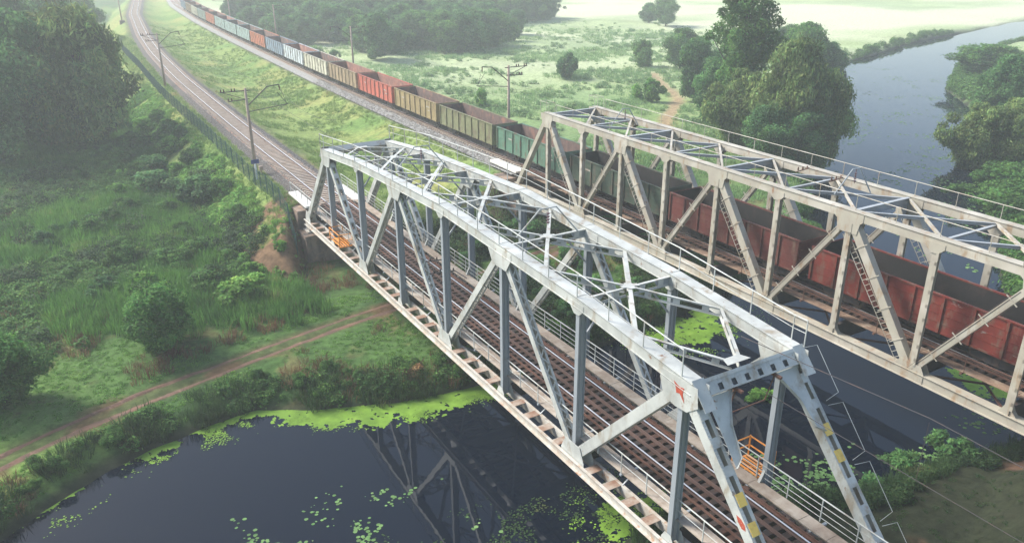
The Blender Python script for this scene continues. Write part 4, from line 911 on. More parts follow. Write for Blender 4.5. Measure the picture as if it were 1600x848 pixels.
def tuft(name, n, h, R, wd, mt, seed, bend=.35):
    r = np.random.default_rng(seed); V = []; F = []; C = []
    for i in range(n):
        a = r.random()*6.28; q = R*r.random()**.5; bx, by = q*cos(a), q*sin(a); d = r.normal(size=2); d /= np.linalg.norm(d); hh = h*(.55+.6*r.random()); k = bend*hh*r.random(); px, py = -d[1], d[0]
        lean = (bx*.5, by*.5); m_ = (bx+d[0]*k*.35+lean[0]*.5, by+d[1]*k*.35+lean[1]*.5, hh*.6); t = (bx+d[0]*k+lean[0], by+d[1]*k+lean[1], hh*(1-.25*bend)); b = len(V)
        V += [(bx-px*wd, by-py*wd, -.1), (bx+px*wd, by+py*wd, -.1), (m_[0]+px*wd*.8, m_[1]+py*wd*.8, m_[2]), (m_[0]-px*wd*.8, m_[1]-py*wd*.8, m_[2]), (t[0]+px*wd*.1, t[1]+py*wd*.1, t[2]), (t[0]-px*wd*.1, t[1]-py*wd*.1, t[2])]
        F += [(b,b+1,b+2,b+3), (b+3,b+2,b+4,b+5)]; c = .75+.6*r.random(); C += [(c,c,c)]*6
    return np_mesh(name, V, F, mt, np.array(C))
def herb(name, n, R, H, size, mt, seed, elong=1.5): return leaf_cloud(name, [((0,0,H*.35), (R, R, H*.65)), ((R*.4,.1*R,H*.5), (R*.5, R*.5, H*.5)), ((-R*.35,R*.3,H*.4), (R*.55, R*.5, H*.55))], n, size, mt, 0, seed, .5, elong, .9, .15)
def area(x0, x1, y0, y1, dens, fn, smin, smax, zoff=0., big=1.):
    n = int((x1-x0)*(y1-y0)*dens); x = x0+(x1-x0)*RNG.random(n); y = y0+(y1-y0)*RNG.random(n); sd = river_sd(x, y); p = fn(x, y, sd); k = RNG.random(n) < p; x, y, sd = x[k], y[k], sd[k]
    # keep what the camera side of the world can plausibly see
    dx, dy = x-CAM.x, y-CAM.y; ang = np.abs(np.arctan2(dx, dy)-YAW); k = (ang < radians(42)) | (np.hypot(dx, dy) < 40); x, y, sd = x[k], y[k], sd[k]
    z = ground_z(x, y, sd)+zoff; return np.stack([x, y, z], 1), (smin+(smax-smin)*RNG.random(len(x))**1.5)*(.75+.5*fbm(x, y, 5, 3, 71))
T_reed = tuft('reed clump', 26, 1.25, .42, .022, M['reed'], 1); T_grass = tuft('grass clump', 24, .42, .38, .016, M['drygrass'], 2, .7); T_brown = tuft('brown clump', 30, .8, .45, .018, M['brownweed'], 13, .8); T_sedge = tuft('sedge clump', 34, .95, .45, .020, M['weed'], 3, .8)
T_herb = herb('herb clump', 150, .55, .62, .13, M['leaf_mid'], 4); T_dherb = herb('weed clump', 150, .55, .75, .13, M['weed'], 5); T_creep = herb('creeper clump', 150, .6, .42, .15, M['leaf_bright'], 6); T_low = herb('clover clump', 80, .42, .16, .08, M['leaf_bright'], 7)
T_lowd = herb('low dark clump', 80, .42, .22, .08, M['weed'], 17); T_mead = tuft('meadow clump', 22, .9, .8, .045, M['meadow'], 8, .6); T_meadb = herb('meadow weed clump', 110, 1.1, .9, .28, M['meadow'], 9)
def notpath(x, y): return sm(1.5, 2.3, poly_d(x, y, PATH))*sm(.9, 1.6, poly_d(x, y, FOOT))
def off(x, y): return (embank(x, y) < -3.2)
def slope_l(x, y): return (embank(x, y) > -3.7) & (x < nearx(y)-3.6) & (y > 42)
def fieldn(x, y): return fbm(x, y, 11, 4, 88)
p, s = area(-46, -6, 38, 150, 5.5, lambda x, y, sd: off(x, y)*notpath(x, y)*sm(.56, .44, fieldn(x, y))*sm(46, 52, y+ .25*(x+20)), .7, 1.35); scatter('reed_field', 'tall green reeds covering the field left of the slope', T_reed, p, s)
p, s = area(-46, -3, 34, 130, 3.2, lambda x, y, sd: (off(x, y)*sm(.44, .58, fieldn(x, y))*notpath(x, y)*sm(44, 50, y)+slope_l(x, y)*.9*sm(-9.5, -12, x-nearx(y)*0)), .7, 1.5); scatter('weed_thicket', 'mixed green weeds and nettles at the foot of the left slope', T_herb, p, s)
p, s = area(-36, -4, 44, 120, 1.6, lambda x, y, sd: ((off(x, y) | slope_l(x, y))*sm(.50, .62, fbm(x, y, 6, 3, 12))*sm(-5.5, -8, x)), .8, 1.9); scatter('dark_weeds', 'darker weeds growing in patches over the left field', T_dherb, p, s)
p, s = area(-13, -4, 60, 150, 6, lambda x, y, sd: slope_l(x, y)*sm(-4.6, -6.2, x-nearx(y))*sm(.36, .5, fbm(x, y, 7, 3, 14)), .5, 1.15); scatter('creeping_cover', 'bright creeping plants hanging over the left slope below the fence', T_creep, p, s)
p, s = area(-14, -3, 47, 64, 3.5, lambda x, y, sd: slope_l(x, y)*sm(.47, .6, fbm(x, y, 2.6, 3, 15)), .25, .7); scatter('slope_weeds', 'small weeds dotted over the bare earth beside the abutment', T_creep, p, s)
p, s = area(-34, 26, 29, 48, 9, lambda x, y, sd: (embank(x, y) < -2.5)*sm(1.0, 1.7, poly_d(x, y, PATH))*sm(.3, .9, sd)*sm(.30, .5, fbm(x, y, 3, 3, 16)), .25, .75); scatter('path_clover', 'low clover beside the dirt path', T_low, p, s)
p, s = area(-34, 30, 28, 44, 5, lambda x, y, sd: sm(.42, .56, fbm(x, y, 2.2, 3, 151))*sm(-.1, .3, sd)*sm(4.2, 2.2, sd+1.5*fbm(x, y, 4, 2, 18))*sm(1.6, 2.6, poly_d(x, y, PATH)), .55, 1.3); scatter('bank_sedge', 'dark sedge and tall grass along the left river bank', T_sedge, p, s)
p, s = area(-34, 30, 28, 42, 4.5, lambda x, y, sd: sm(.1, .6, sd)*sm(4.5, 2.5, sd)*sm(1.8, 2.6, poly_d(x, y, PATH))*sm(.4, .55, fbm(x, y, 3, 3, 19)), .5, 1.25); scatter('bank_weeds', 'leafy weeds mixed into the sedge of the left bank', T_herb, p, s)
p, s = area(3, 24, 50, 260, 4.5, lambda x, y, sd: (x > nearx(y)+3.0)*(x < farx(y)-3.2)*sm(.3, .5, fbm(x, y, 4, 3, 23))*np.where(y > 140, .5, 1), .45, 1.1); scatter('slope_grass', 'short yellowish grass between the two lines', T_grass, p, s)
p, s = area(-12, 2, 60, 260, 5, lambda x, y, sd: (x < nearx(y)-2.9)*(x > nearx(y)-6.5), .5, 1.1); scatter('verge_grass', 'dry grass along the fence', T_grass, p, s)
p, s = area(24, 34, 28, 70, 5, lambda x, y, sd: sm(.2, 1., sd), .6, 1.5); scatter('verge_weeds', 'green weeds beyond the cream bridge on the right slope', T_herb, p, s)
def rfield(x, y, sd): return (x > farx(y)+4.5)*(y > 30)*sm(.3, 1.5, sd)*notpath(x, y)
p, s = area(26, 150, 34, 250, .9, lambda x, y, sd: rfield(x, y, sd)*sm(.6, .42, fieldn(x, y))*sm(250, 150, y), .4, 1.1); scatter('meadow_reeds', 'pale reeds and grass with haze in their colour over the meadow beyond the train', T_mead, p, s)
p, s = area(26, 170, 34, 240, .26, lambda x, y, sd: rfield(x, y, sd)*sm(.47, .62, fbm(x, y, 8, 3, 29))*sm(240, 110, y), .3, 1.1); scatter('meadow_weeds', 'taller weeds in patches over the meadow', T_meadb, p, s)
p, s = area(28, 150, 4, 92, 1.6, lambda x, y, sd: sm(.1, .8, sd)*(y < 30+.75*(x-30)), .9, 2.6); scatter('right_bank_weeds', 'weeds and tall grass on the far right bank', T_herb, p, s)
p, s = area(-40, 20, 29, 100, 1.6, lambda x, y, sd: off(x, y)*sm(.2, .6, sd)*notpath(x, y)*sm(.54, .66, fbm(x, y, 4, 3, 143)), .6, 1.2); scatter('brown_weeds', 'reddish brown dried weeds in patches over the field and bank', T_brown, p, s)
p, s = area(45, 230, 40, 150, 1.3, lambda x, y, sd: sm(-.2, .3, sd)*sm(4.5, 1.5, sd+3*fbm(x, y, 9, 2, 171)), .7, 2.2); scatter('riverside_weeds', 'reeds and weeds fringing the upstream river', T_herb, p, s)
p, s = area(60, 140, 44, 112, .09, lambda x, y, sd: sm(.3, 1., sd)*sm(6., 3., sd)*sm(.48, .58, fbm(x, y, 9, 3, 173)), .5, 1.2); scatter('riverside_scrub', 'scrub on the banks of the upstream river', KINDS['bush'][0][0], p-np.array([0,0,.3]), s)
p, s = area(-3, 32, 0, 15, 9, lambda x, y, sd: sm(-.1, .3, sd)*sm(2.6, 1.0, sd+1.0*fbm(x, y, 2, 2, 30)), .5, 1.15); scatter('near_bank_sedge', 'dark tall grass along the water on the near right bank', T_sedge, p, s)
p, s = area(-3, 32, 0, 15, 5, lambda x, y, sd: sm(.1, .5, sd)*sm(2.4, 1.2, sd), .4, 1.0); scatter('near_bank_weeds', 'leafy weeds on the near right bank', T_dherb, p, s)
p, s = area(2, 34, -12, 9, 2.2, lambda x, y, sd: sm(1.2, 2.2, sd)*sm(.60, .45, fbm(x, y, 3.6, 4, 93))*.8, .3, .7); scatter('trodden_grass', 'thin low growth on the brown earth of the near right bank', T_lowd, p, s)
# ---- far woods that read as one mass
def wood(name, label, polys, dens, R, seed):
    P = []; SC = []
    for (x0, x1, y0, y1) in polys:
        n = int((x1-x0)*(y1-y0)*dens); P += [(x0+(x1-x0)*RNG.random(), y0+(y1-y0)*RNG.random()) for _ in range(n)]
    P = np.array(P); ok = (P[:,0] > farx(P[:,1])+12) | (P[:,0] < nearx(P[:,1])-14); P = P[ok]; z = ground_z(P[:,0], P[:,1])-.5
    return scatter(name, label, KINDS[R][0][0], np.column_stack([P, z]), .62+.5*RNG.random(len(P)))
wood('far_wood', 'misty dark wood beyond the tail of the train', [(52, 90, 178, 300), (80, 110, 205, 330), (100, 150, 245, 360), (40, 60, 210, 300)], .017, 'dark', 1)
wood('far_wood', 'misty paler trees mixed into the wood beyond the train', [(52, 92, 182, 300), (90, 150, 235, 370)], .008, 'broad', 2)
wood('left_far_wood', 'misty wood filling the far left', [(-120, -16, 190, 420), (-120, -32, 140, 190)], .012, 'dark', 3)
wood('right_wood', 'dark wood behind the right bank willows', [(150, 230, 30, 60)], .006, 'dark', 5)
p, s = area(-24, -5, 46, 125, .17, lambda x, y, sd: (slope_l(x, y)*sm(-5.6, -7.5, x-nearx(y))+off(x, y)*sm(-24, -13, x)*.8)*sm(.38, .52, fbm(x, y, 9, 3, 131)), .38, .95); scatter('scrub', 'mixed green scrub covering the slope and its foot left of the line', KINDS['bush'][1][0], p-np.array([0,0,.3]), s)
p, s = area(-24, -5, 52, 130, .12, lambda x, y, sd: (slope_l(x, y)*sm(-5.2, -6.5, x-nearx(y))+off(x, y)*sm(-24, -13, x)*.5)*sm(.42, .55, fbm(x, y, 7, 3, 137)), .35, .85); scatter('bright_scrub', 'bright green scrub mixed over the slope left of the line', KINDS['lbush'][1][0], p-np.array([0,0,.3]), s)
p, s = area(-40, -8, 45, 120, .03, lambda x, y, sd: off(x, y)*sm(.45, .6, fbm(x, y, 12, 3, 139))*notpath(x, y), .3, .8); scatter('field_scrub', 'low dark scrub in the reed field', KINDS['dbush'][1][0], p-np.array([0,0,.3]), s)
p, s = area(3.2, 24, 30, 57, 3.5, lambda x, y, sd: sm(.0, .5, sd)*sm(1.4, 2.2, poly_d(x, y, PATH))*sm(.30, .46, fbm(x, y, 4, 3, 157)), .6, 1.5); scatter('shade_weeds', 'dark weeds on the bank between the two bridges', T_dherb, p, s)
p, s = area(4, 24, 30, 56, .16, lambda x, y, sd: sm(.2, .8, sd)*sm(1.6, 2.6, poly_d(x, y, PATH))*sm(.38, .52, fbm(x, y, 5, 3, 159)), .35, .85); scatter('shade_scrub', 'dark scrub on the bank between the two bridges', KINDS['dbush'][0][0], p-np.array([0,0,.3]), s)
p, s = area(-34, 20, 29, 44, .35, lambda x, y, sd: sm(.4, .9, sd)*sm(4.2, 2.8, sd)*sm(1.8, 2.6, poly_d(x, y, PATH)), .18, .42); scatter('bank_scrub', 'leafy low scrub mixed into the left bank', KINDS['bush'][2][0], p, s)

# ---- floating plants
def cells(name, label, x0, x1, y0, y1, st, fn, mt, z):
    xs = np.arange(x0, x1, st); ys = np.arange(y0, y1, st); Xc, Yc = np.meshgrid(xs, ys); jx = RNG.normal(size=Xc.shape)*st*.28; jy = RNG.normal(size=Xc.shape)*st*.28; Xj, Yj = Xc+jx, Yc+jy
    keep = fn(Xc[:-1,:-1]+st/2, Yc[:-1,:-1]+st/2); idx = np.arange(Xc.size).reshape(Xc.shape); F = np.stack([idx[:-1,:-1], idx[:-1,1:], idx[1:,1:], idx[1:,:-1]], -1)[keep]
    V = np.stack([Xj, Yj, np.full(Xj.shape, z)], -1).reshape(-1, 3); used, inv = np.unique(F.ravel(), return_inverse=True); V = V[used]; F = inv.reshape(-1, 4)
    c = .8+.45*fbm(V[:,0], V[:,1], .9, 3, 5); return tag(link(name, np_mesh(name, V, F, mt, np.repeat(c[:,None], 3, 1))), label, None, None, 'stuff')
def dw(x, y):
    sd = river_sd(x, y); n = fbm(x, y, 1.6, 4, 101); n2 = fbm(x, y, .35, 3, 103); w_ = 1.2+1.6*sm(-16, -9, x)*sm(1.5, -4, x)-.9*sm(-20, -25, x)+1.0*(n-.5)*3
    return (sd < .15) & (sd > -w_) & (n2 > .17+.40*sm(w_*.45, w_, -sd)+.12*fbm(x, y, .8, 2, 109)) 
cells('duckweed', 'bright green duckweed along the left river bank', -31, 4, 26, 36, .11, dw, M['duckweed'], WATER+.006)
def blob(cx, cy, rx, ry, th=.5, sd_=7, n2t=.42):
    return lambda x, y: (((x-cx)/rx)**2+((y-cy)/ry)**2+(fbm(x, y, 1.3, 4, sd_)-.5)*2.2 < 1) & (fbm(x, y, .3, 3, sd_+1) > n2t)
cells('duckweed', 'green duckweed patch on the water between the two bridges', 10, 26, 23, 33, .14, blob(18.5, 29.0, 4.2, 2.6, n2t=.33), M['duckweed'], WATER+.006)
cells('duckweed', 'green algae patch under the near bridge close to the camera', -5, 5, 9, 18, .12, blob(.2, 13.6, 2.3, 1.7, n2t=.36), M['duckweed'], WATER+.006)
cells('duckweed', 'green duckweed edge under the cream bridge on the right', 26, 36, 8, 20, .14, blob(30.6, 12.2, 2.4, 2.6, n2t=.36), M['duckweed'], WATER+.006)
def pads(name, label, x0, x1, y0, y1, dens, fn, r0, r1, mt='pad'):
    n = int((x1-x0)*(y1-y0)*dens); x = x0+(x1-x0)*RNG.random(n); y = y0+(y1-y0)*RNG.random(n); k = (RNG.random(n) < fn(x, y))*(river_sd(x, y) < -.1); x, y = x[k], y[k]; n = len(x)
    r = r0+(r1-r0)*RNG.random(n); a0 = RNG.random(n)*6.28; V = []; 
    for j in range(8): a = a0+.25+j*(5.8/7); V.append(np.stack([x+r*np.cos(a), y+r*np.sin(a)*.92, WATER+.010+.0*r+RNG.random(n)*.012], 1))
    V = np.stack(V, 1).reshape(-1, 3); F = np.arange(8*n).reshape(-1, 8); c = np.repeat(.7+.6*RNG.random(n), 8)
    return tag(link(name, np_mesh(name, V, F, M[mt], np.repeat(c[:,None], 3, 1), k=8)), label, None, None, 'stuff')
def pn(x, y, s, a, b, sd_): return sm(a, b, fbm(x, y, s, 4, sd_))
pads('duckweed_fringe', 'loose duckweed flecks drifting off the mats along the left bank', -31, 5, 25, 36, 260, lambda x, y: sm(3.2, .8, -river_sd(x, y))*pn(x, y, 1.1, .50, .68, 221)*sm(-31, -20, x), .02, .06, 'duckweed')
pads('duckweed_fringe', 'loose duckweed flecks around the patches between and under the bridges', -5, 26, 9, 32, 90, lambda x, y: np.maximum(sm(1.9, .8, np.hypot((x-18.5)/4.2, (y-29)/2.6)), sm(2., .8, np.hypot((x-.2)/2.3, (y-13.6)/1.7)))*pn(x, y, 1.1, .42, .6, 223), .02, .07, 'duckweed')
pads('lily_pads', 'lily pads floating in drifts in the bottom left of the river', -26, -2, 12, 27, 26, lambda x, y: pn(x, y, 1.8, .50, .66, 201)*sm(26, 21, y+.15*(x+20))*pn(x, y, .5, .35, .6, 211)*sm(-6,-11,x), .03, .13)
pads('lily_pads', 'dark sunken weed patches near the bottom centre', -15, 2, 10, 19, 60, lambda x, y: pn(x, y, 1.4, .46, .66, 205)*sm(-14, -9, x)*sm(18.5, 16, y+.1*x), .02, .07, 'weed')
pads('lily_pads', 'lily pads between the bridges near the right bank', 12, 30, 8, 22, 8, lambda x, y: pn(x, y, 2.0, .57, .68, 203)*sm(4.5,2,-river_sd(x,y)), .06, .15)
pads('lily_pads', 'clustered lily pads along the near bank under the white bridge', 2, 14, 9, 18, 26, lambda x, y: sm(4.8, 1.5, -river_sd(x, y))*pn(x, y, 1.3, .42, .58, 204), .04, .15)
pads('floating_leaves', 'floating leaves dotted over the upstream river', 32, 150, 14, 115, 4, lambda x, y: pn(x, y, 5, .50, .68, 207)*pn(x, y, 1.2, .35, .6, 209)*.7, .07, .22)
# ------------------------------------------------------------------ goods train
WAG = {}
def wagon_mats(key, col, dirt=(.12,.075,.05)):
    d = tuple(c*.62 for c in col)
    WAG[key] = (mat('wagon paint '+key, col, .65, noise=[(d, .9, .54, .12, 6, (1,1,.6)), (dirt, 1.6, .60, .08, 8, (1,1,.45)), ((.26,.24,.21), 1.1, .72, .03, 4, (1,.5,1.6))], bump=.2, bscale=12),
                mat('wagon rib '+key, tuple(c*.85 for c in col), .65, noise=[(dirt, 1.8, .56, .1, 7)]))
for k_, c_ in {'red': (.165,.018,.009), 'brown red': (.115,.021,.014), 'dark green': (.055,.085,.055), 'green': (.09,.19,.125), 'olive': (.20,.20,.10), 'ochre': (.33,.24,.11), 'orange red': (.52,.11,.07), 'tan': (.36,.26,.15), 'cream': (.58,.55,.42), 'pale blue': (.58,.63,.64), 'slate': (.24,.31,.38), 'orange': (.54,.17,.08), 'mint': (.42,.52,.48), 'grey green': (.30,.36,.30)}.items(): wagon_mats(k_, c_)
LIN = mat('wagon lining', (.16,.10,.08), .85, noise=[((.09,.06,.05), 1.2, .5, .12, 6), ((.30,.14,.09), .8, .6, .1, 6)], bump=.3)
LIN_R = mat('rusty wagon lining', (.30,.13,.09), .85, noise=[((.18,.09,.07), 1.2, .5, .12, 6), ((.40,.20,.13), .8, .6, .1, 6)], bump=.3)
LIN_D = mat('coal black wagon lining', (.022,.017,.015), .85, noise=[((.014,.012,.011), 1.2, .5, .12, 6), ((.05,.032,.026), .8, .62, .1, 6)], bump=.3)
WL, WWD, WZ0, WZ1 = 6.85, 1.60, 1.08, 3.32       # half length, half width, sill and top over the rail
def wheel_mesh():
    m = MB(); m.tube([(-.07,0,0), (.07,0,0)], .52, 20); m.tube([(-.10,0,0), (-.07,0,0)], .56, 20); m.tube([(.07,0,0),(.16,0,0)], .14, 8); return m.mesh('wheel', M['wheel'])
WHM = wheel_mesh(); POSTM = {}; STEN = mat('faded white stencil', (.50,.48,.43), .8, noise=[((.22,.17,.13), 6, .5, .15, 5)])
def wagon(key, lin, label):
    pm, rm = WAG[key]; e = empty('goods_wagon', (0,0,0), 0, label, 'wagon', 'open goods wagons of the train')
    for s in (-1, 1):
        m = MB(); a, b = sorted((s*(WWD-.02), s*WWD)); m.box(a, b, -WL, WL, WZ0+.05, WZ1, 0)
        m.box(min(s*WWD, s*(WWD+.03)), max(s*WWD, s*(WWD+.03)), -WL, WL, WZ0-.08, WZ0+.05, 1)
        sw = m.build('side_wall', [pm, rm], e)
        m = MB(); a, b = sorted((s*(WWD-.05), s*(WWD-.024))); m.box(a, b, -WL+.05, WL-.05, WZ0+.12, WZ1-.01); m.build('lining', lin, sw)
        m = MB(); a, b = sorted((s*(WWD-.07), s*(WWD+.09))); m.box(a, b, -WL-.02, WL+.02, WZ1, WZ1+.09); m.build('top_rail', rm, e)
        if key not in POSTM: POSTM[key] = MB().box(-.05, .05, -.075, .075, WZ0-.05, WZ1-.004).mesh('side_post', rm)
        for i in range(9):
            link('side_post', POSTM[key], e, Matrix.Translation((s*(WWD+.052), -WL+.1+i*(2*WL-.2)/8, 0)))
        # drop hatches low in the side, a press line between them
        for i in range(8):
            y0 = -WL+.1+i*(2*WL-.2)/8+.14; y1 = y0+(2*WL-.2)/8-.28; a, b = sorted((s*(WWD+.002), s*(WWD+.022)))
            m.box if 0 else None
        m = MB()
        for i in range(8):
            y0 = -WL+.1+i*(2*WL-.2)/8+.14; y1 = y0+(2*WL-.2)/8-.28; a, b = sorted((s*(WWD+.001), s*(WWD+.024)))
            for z in (1.62, 2.15, 2.7): m.box(a, b, y0, y1, z, z+.07)
        m.build('pressed_rib', pm, sw)['kind'] = 'stuff'
        m = MB()
        for (yy, zz, ln_, hh) in ((-WL+2.3, 2.42, 1.0, .16), (-WL+2.2, 2.0, .6, .12), (WL-3.3, 2.42, .8, .14)):
            a, b = sorted((s*(WWD+.001), s*(WWD+.006))); m.box(a, b, yy, yy+ln_, zz, zz+hh)
        if key in ('green', 'dark green', 'orange red', 'ochre'): m.build('faded_patch', STEN, sw)
        m = MB(); y = s*WL; m.box(-WWD, WWD, min(y, y+s*.03), max(y, y+s*.03), WZ0-.05, WZ1+.05)
        for z in (1.5, 2.1, 2.7, 3.2): m.box(-WWD+.05, WWD-.05, min(y+s*.03, y+s*.10), max(y+s*.03, y+s*.10), z-.05, z+.05)
        m.build('end_wall', pm, e)
        m = MB(); y = s*(WL-.02); m.box(-WWD+.06, WWD-.06, min(y, y-s*.03), max(y, y-s*.03), WZ0+.12, WZ1-.02); m.build('lining', lin, e)
        m = MB(); m.box(-.14, .14, min(s*WL, s*(WL+.50)), max(s*WL, s*(WL+.50)), .80, 1.05); m.build('coupler', M['bogie'], e)
    m = MB(); m.box(-WWD+.03, WWD-.03, -WL+.02, WL-.02, WZ0, WZ0+.10); m.build('floor', lin, e)
    m = MB(); m.box(-.28, .28, -WL, WL, .72, WZ0-.002); m.box(-1.45, 1.45, -WL, -WL+.25, .8, WZ0-.08); m.box(-1.45, 1.45, WL-.25, WL, .8, WZ0-.08)
    for i in range(5): y = -3.2+i*1.6; m.box(-1.4, 1.4, y-.06, y+.06, .85, WZ0-.002)
    m.tube([(-.9,-1.6,.62), (-.9,.2,.62)], .22, 8); m.build('underframe', M['bogie'], e)
    for s in (-1, 1):
        m = MB(); yb = s*(WL-2.2)
        for q in (-1, 1):
            m.prism([(-1.25,.62),(-1.25,.42),(-.8,.38),(-.45,.22),(.45,.22),(.8,.38),(1.25,.42),(1.25,.62),(.6,.86),(-.6,.86)], .16, Vector((q*1.10, yb, 0)), Vector((0,1,0)), Vector((0,0,1)))
            for yy in (-.18, .18): m.tube([(q*1.10, yb+yy, .28), (q*1.10, yb+yy, .62)], .11, 7)
        m.box(-1.2, 1.2, yb-.22, yb+.22, .56, .86); bg = m.build('bogie', M['bogie'], e)
        for q in (-1, 1):
            for yy in (-.98, .98): link('wheel', WHM, bg, Matrix.Translation((q*.90, yb+yy, .56))@Matrix.Rotation(0 if q > 0 else pi, 4, 'Z'))
    return e
def copy_tree(o, parent=None):
    c = o.copy(); COL.objects.link(c); c.parent = parent; c.matrix_parent_inverse = o.matrix_parent_inverse.copy()
    for ch in list(o.children): copy_tree(ch, c)
    return c
TRAIN = [('red', 'D', 'red open wagon leaving the photo at its right edge'),
 ('red', 'D', 'long red open wagon filling the right end of the cream bridge'),
 ('brown red', 'D', 'brown red open wagon in the middle of the cream bridge'),
 ('dark green', 'D', 'dark green open wagon just behind the first red one on the cream bridge'),
 ('green', 'N', 'green open wagon entering the far end of the cream bridge'),
 ('olive', 'N', 'olive open wagon right behind the green one'),
 ('ochre', 'N', 'ochre yellow open wagon between the olive and the bright orange red one'),
 ('orange red', 'R', 'bright orange red open wagon nearest to the bridges'),
 ('tan', 'R', 'tan brown open wagon behind the bright orange red one'),
 ('cream', 'N', 'cream open wagon with dark inside behind the tan one'),
 ('pale blue', 'R', 'white blue open wagon in front of the slate blue one'),
 ('slate', 'N', 'slate blue open wagon'),
 ('orange', 'N', 'orange open wagon between the slate blue and the pale mint wagons'),
 ('mint', 'N', 'pale mint open wagon touching the orange one nearer the camera'),
 ('mint', 'N', 'middle one of the three pale mint open wagons'),
 ('mint', 'R', 'last of the three pale mint open wagons, furthest back'),
 ('orange', 'N', 'orange open wagon behind the three pale mint ones'),
 ('grey green', 'R', 'grey green open wagon behind the further orange one'),
 ('cream', 'N', 'whitish open wagon near the top left of the train'),
 ('tan', 'R', 'rust brown open wagon at the top edge of the photo'),
 ('slate', 'N', 'bluish open wagon behind the rust brown one at the top edge')]
proto = {}; ypos = -8.35+7.37
for key, ln, lb in TRAIN:
    if (key, ln) not in proto: e = proto[(key, ln)] = wagon(key, {'D': LIN_D, 'N': LIN, 'R': LIN_R}[ln], lb)
    else: e = copy_tree(proto[(key, ln)]); e['label'] = lb
    a = heading(farx, ypos); e.location = (float(farx(ypos)), ypos, ZF); e.rotation_euler = (0, 0, -a)
    if lb.startswith('long red'): e.scale = (1, 1.14, 1); e.location.y -= .98
    if lb.startswith('red open wagon leaving'): e.location.y -= 1.96
    ypos += 14.75*cos(a)
# ------------------------------------------------------------------ catenary masts and wires
def mast(x, y, s, label, foot=False, base=None, H=10.0):
    """concrete mast; s = +1 when the track lies towards +X"""
    z0 = (gz(x, y) if base is None else base); e = empty('catenary_mast', (x, y, z0), 0, label, 'mast', 'concrete catenary masts beside the lines'); Ht = H-z0
    MB().tube([(0,0,-.5), (0,0,Ht)], .21, 10, r1=.13).build('shaft', M['pole'], e, smooth=True)
    d = M['dark']
    m = MB(); m.beam((s*.5,0,Ht-.25), (-s*2.6,0,Ht-.25), .09, .09); m.beam((-s*2.4,0,Ht-.28), (-s*.1,0,Ht-1.15), .06, .06); ar = m.build('cross_arm', d, e)
    m = MB(); m.beam((s*.3,0,Ht-1.15), (-s*1.9,0,Ht-1.25), .08, .08); ar2 = m.build('cross_arm', d, e)
    im = MB(); im.tube([(0,0,0),(0,0,.12),(0,0,.26)], .085, 7, r1=.05); ime = im.mesh('insulator', M['insulator'])
    for q in (-2.5, -2.2, -1.4, -1.1): link('insulator', ime, ar, Matrix.Translation((s*q, 0, Ht-.2)))
    for q in (-1.85, -1.5): link('insulator', ime, ar2, Matrix.Translation((s*q, 0, Ht-1.17)))
    m = MB(); m.tube([(0,0,Ht-1.9), (s*2.3,0,Ht-.05), (s*3.6,0,Ht+.08)], .06, 6); m.build('bracket_tube', d, e)
    m = MB(); m.tube([(0,0,Ht-2.5), (s*4.4,0,Ht-2.05)], .045, 6); m.tube([(s*3.6,0,Ht+.05), (s*3.75,0,Ht-.5), (s*4.2,0,Ht-2.0)], .02, 5); m.tube([(s*3.3,0,Ht-.7), (s*4.25,0,Ht-2.0)], .03, 5); m.tube([(s*4.4,0,Ht-2.05), (s*3.2,0,Ht-2.45)], .025, 5); m.build('registration_arm', d, e)
    m = MB(); m.tube([(s*3.6,0,Ht+.05),(s*3.6,0,Ht-.25),(s*3.6,0,Ht-.5)], .07, 7, r1=.05); m.build('insulator', M['insulator'], e)
    if foot: MB().box(-.7, .7, -.8, .8, -.3, .9).build('footing', M['concrete'], e)
    return e
mast(-3.55, 75.3, 1, 'nearest catenary mast on the left, beside the blue sign and the fence end', H=9.9)
mast(float(nearx(141))-3.4, 141, 1, 'second catenary mast on the left, standing by the fence further up the line', H=9.6)
mast(float(nearx(272))-4.2, 272, 1, 'furthest left mast with a block footing, near the top edge of the photo', foot=True, H=10.5)
mast(26.9, 72.3, -1, 'tan catenary mast beyond the olive wagon with its arms over the train', H=10.3)
mast(float(farx(127))+3.9, 127, -1, 'hazy catenary mast beyond the tan and cream wagons', H=10.3)
mast(float(farx(181))+3.9, 181, -1, 'misty catenary mast standing in front of the far wood beyond the orange wagon', H=10.5)
mast(float(farx(235))+3.9, 235, -1, 'faintest catenary mast beyond the tail of the train', H=10.5)
def wire(name, label, pts, r): return tag(MB().tube(pts, r, 5).build(name, M['dark']), label, 'wire', 'overhead line wires')
def sag(fx, ys, z, dz, n=8):
    out = []
    for a, b in zip(ys[:-1], ys[1:]):
        for i in range(n): t = i/n; y = a+(b-a)*t; out.append((float(fx(y)), y, z-4*dz*t*(1-t)))
    out.append((float(fx(ys[-1])), ys[-1], z)); return out
WNY = [-62, -1.0, 30, 58, 75.3, 141, 206, 272]
wire('contact_wire', 'lower overhead contact wire running along the empty line through the near bridge', [(float(nearx(y)), y, 7.45) for y in np.arange(-62, 272, 6.)], .013)
wire('messenger_wire', 'upper overhead wire leaving the near portal towards the camera', sag(nearx, [-62, -1.0], 9.9, .35)+[(0, Yk(7), HT[7]+1.3)], .016)
wire('messenger_wire', 'upper overhead wire between the far end of the near bridge and the left masts', sag(nearx, [57, 75.3, 141, 206, 272], 9.4, .9), .012)
wire('dropper_wire', 'short dropper hanging between the two overhead wires outside the near portal', [(0,-1.0,9.75), (0,-1.0,7.45)], .010)
wire('contact_wire', 'overhead contact wire above the train', [(float(farx(y)), y, 7.8) for y in np.arange(59, 235, 6.)], .012)
wire('messenger_wire', 'upper overhead wire above the train', sag(farx, [60, 72.3, 127, 181, 235], 9.8, .9), .012)
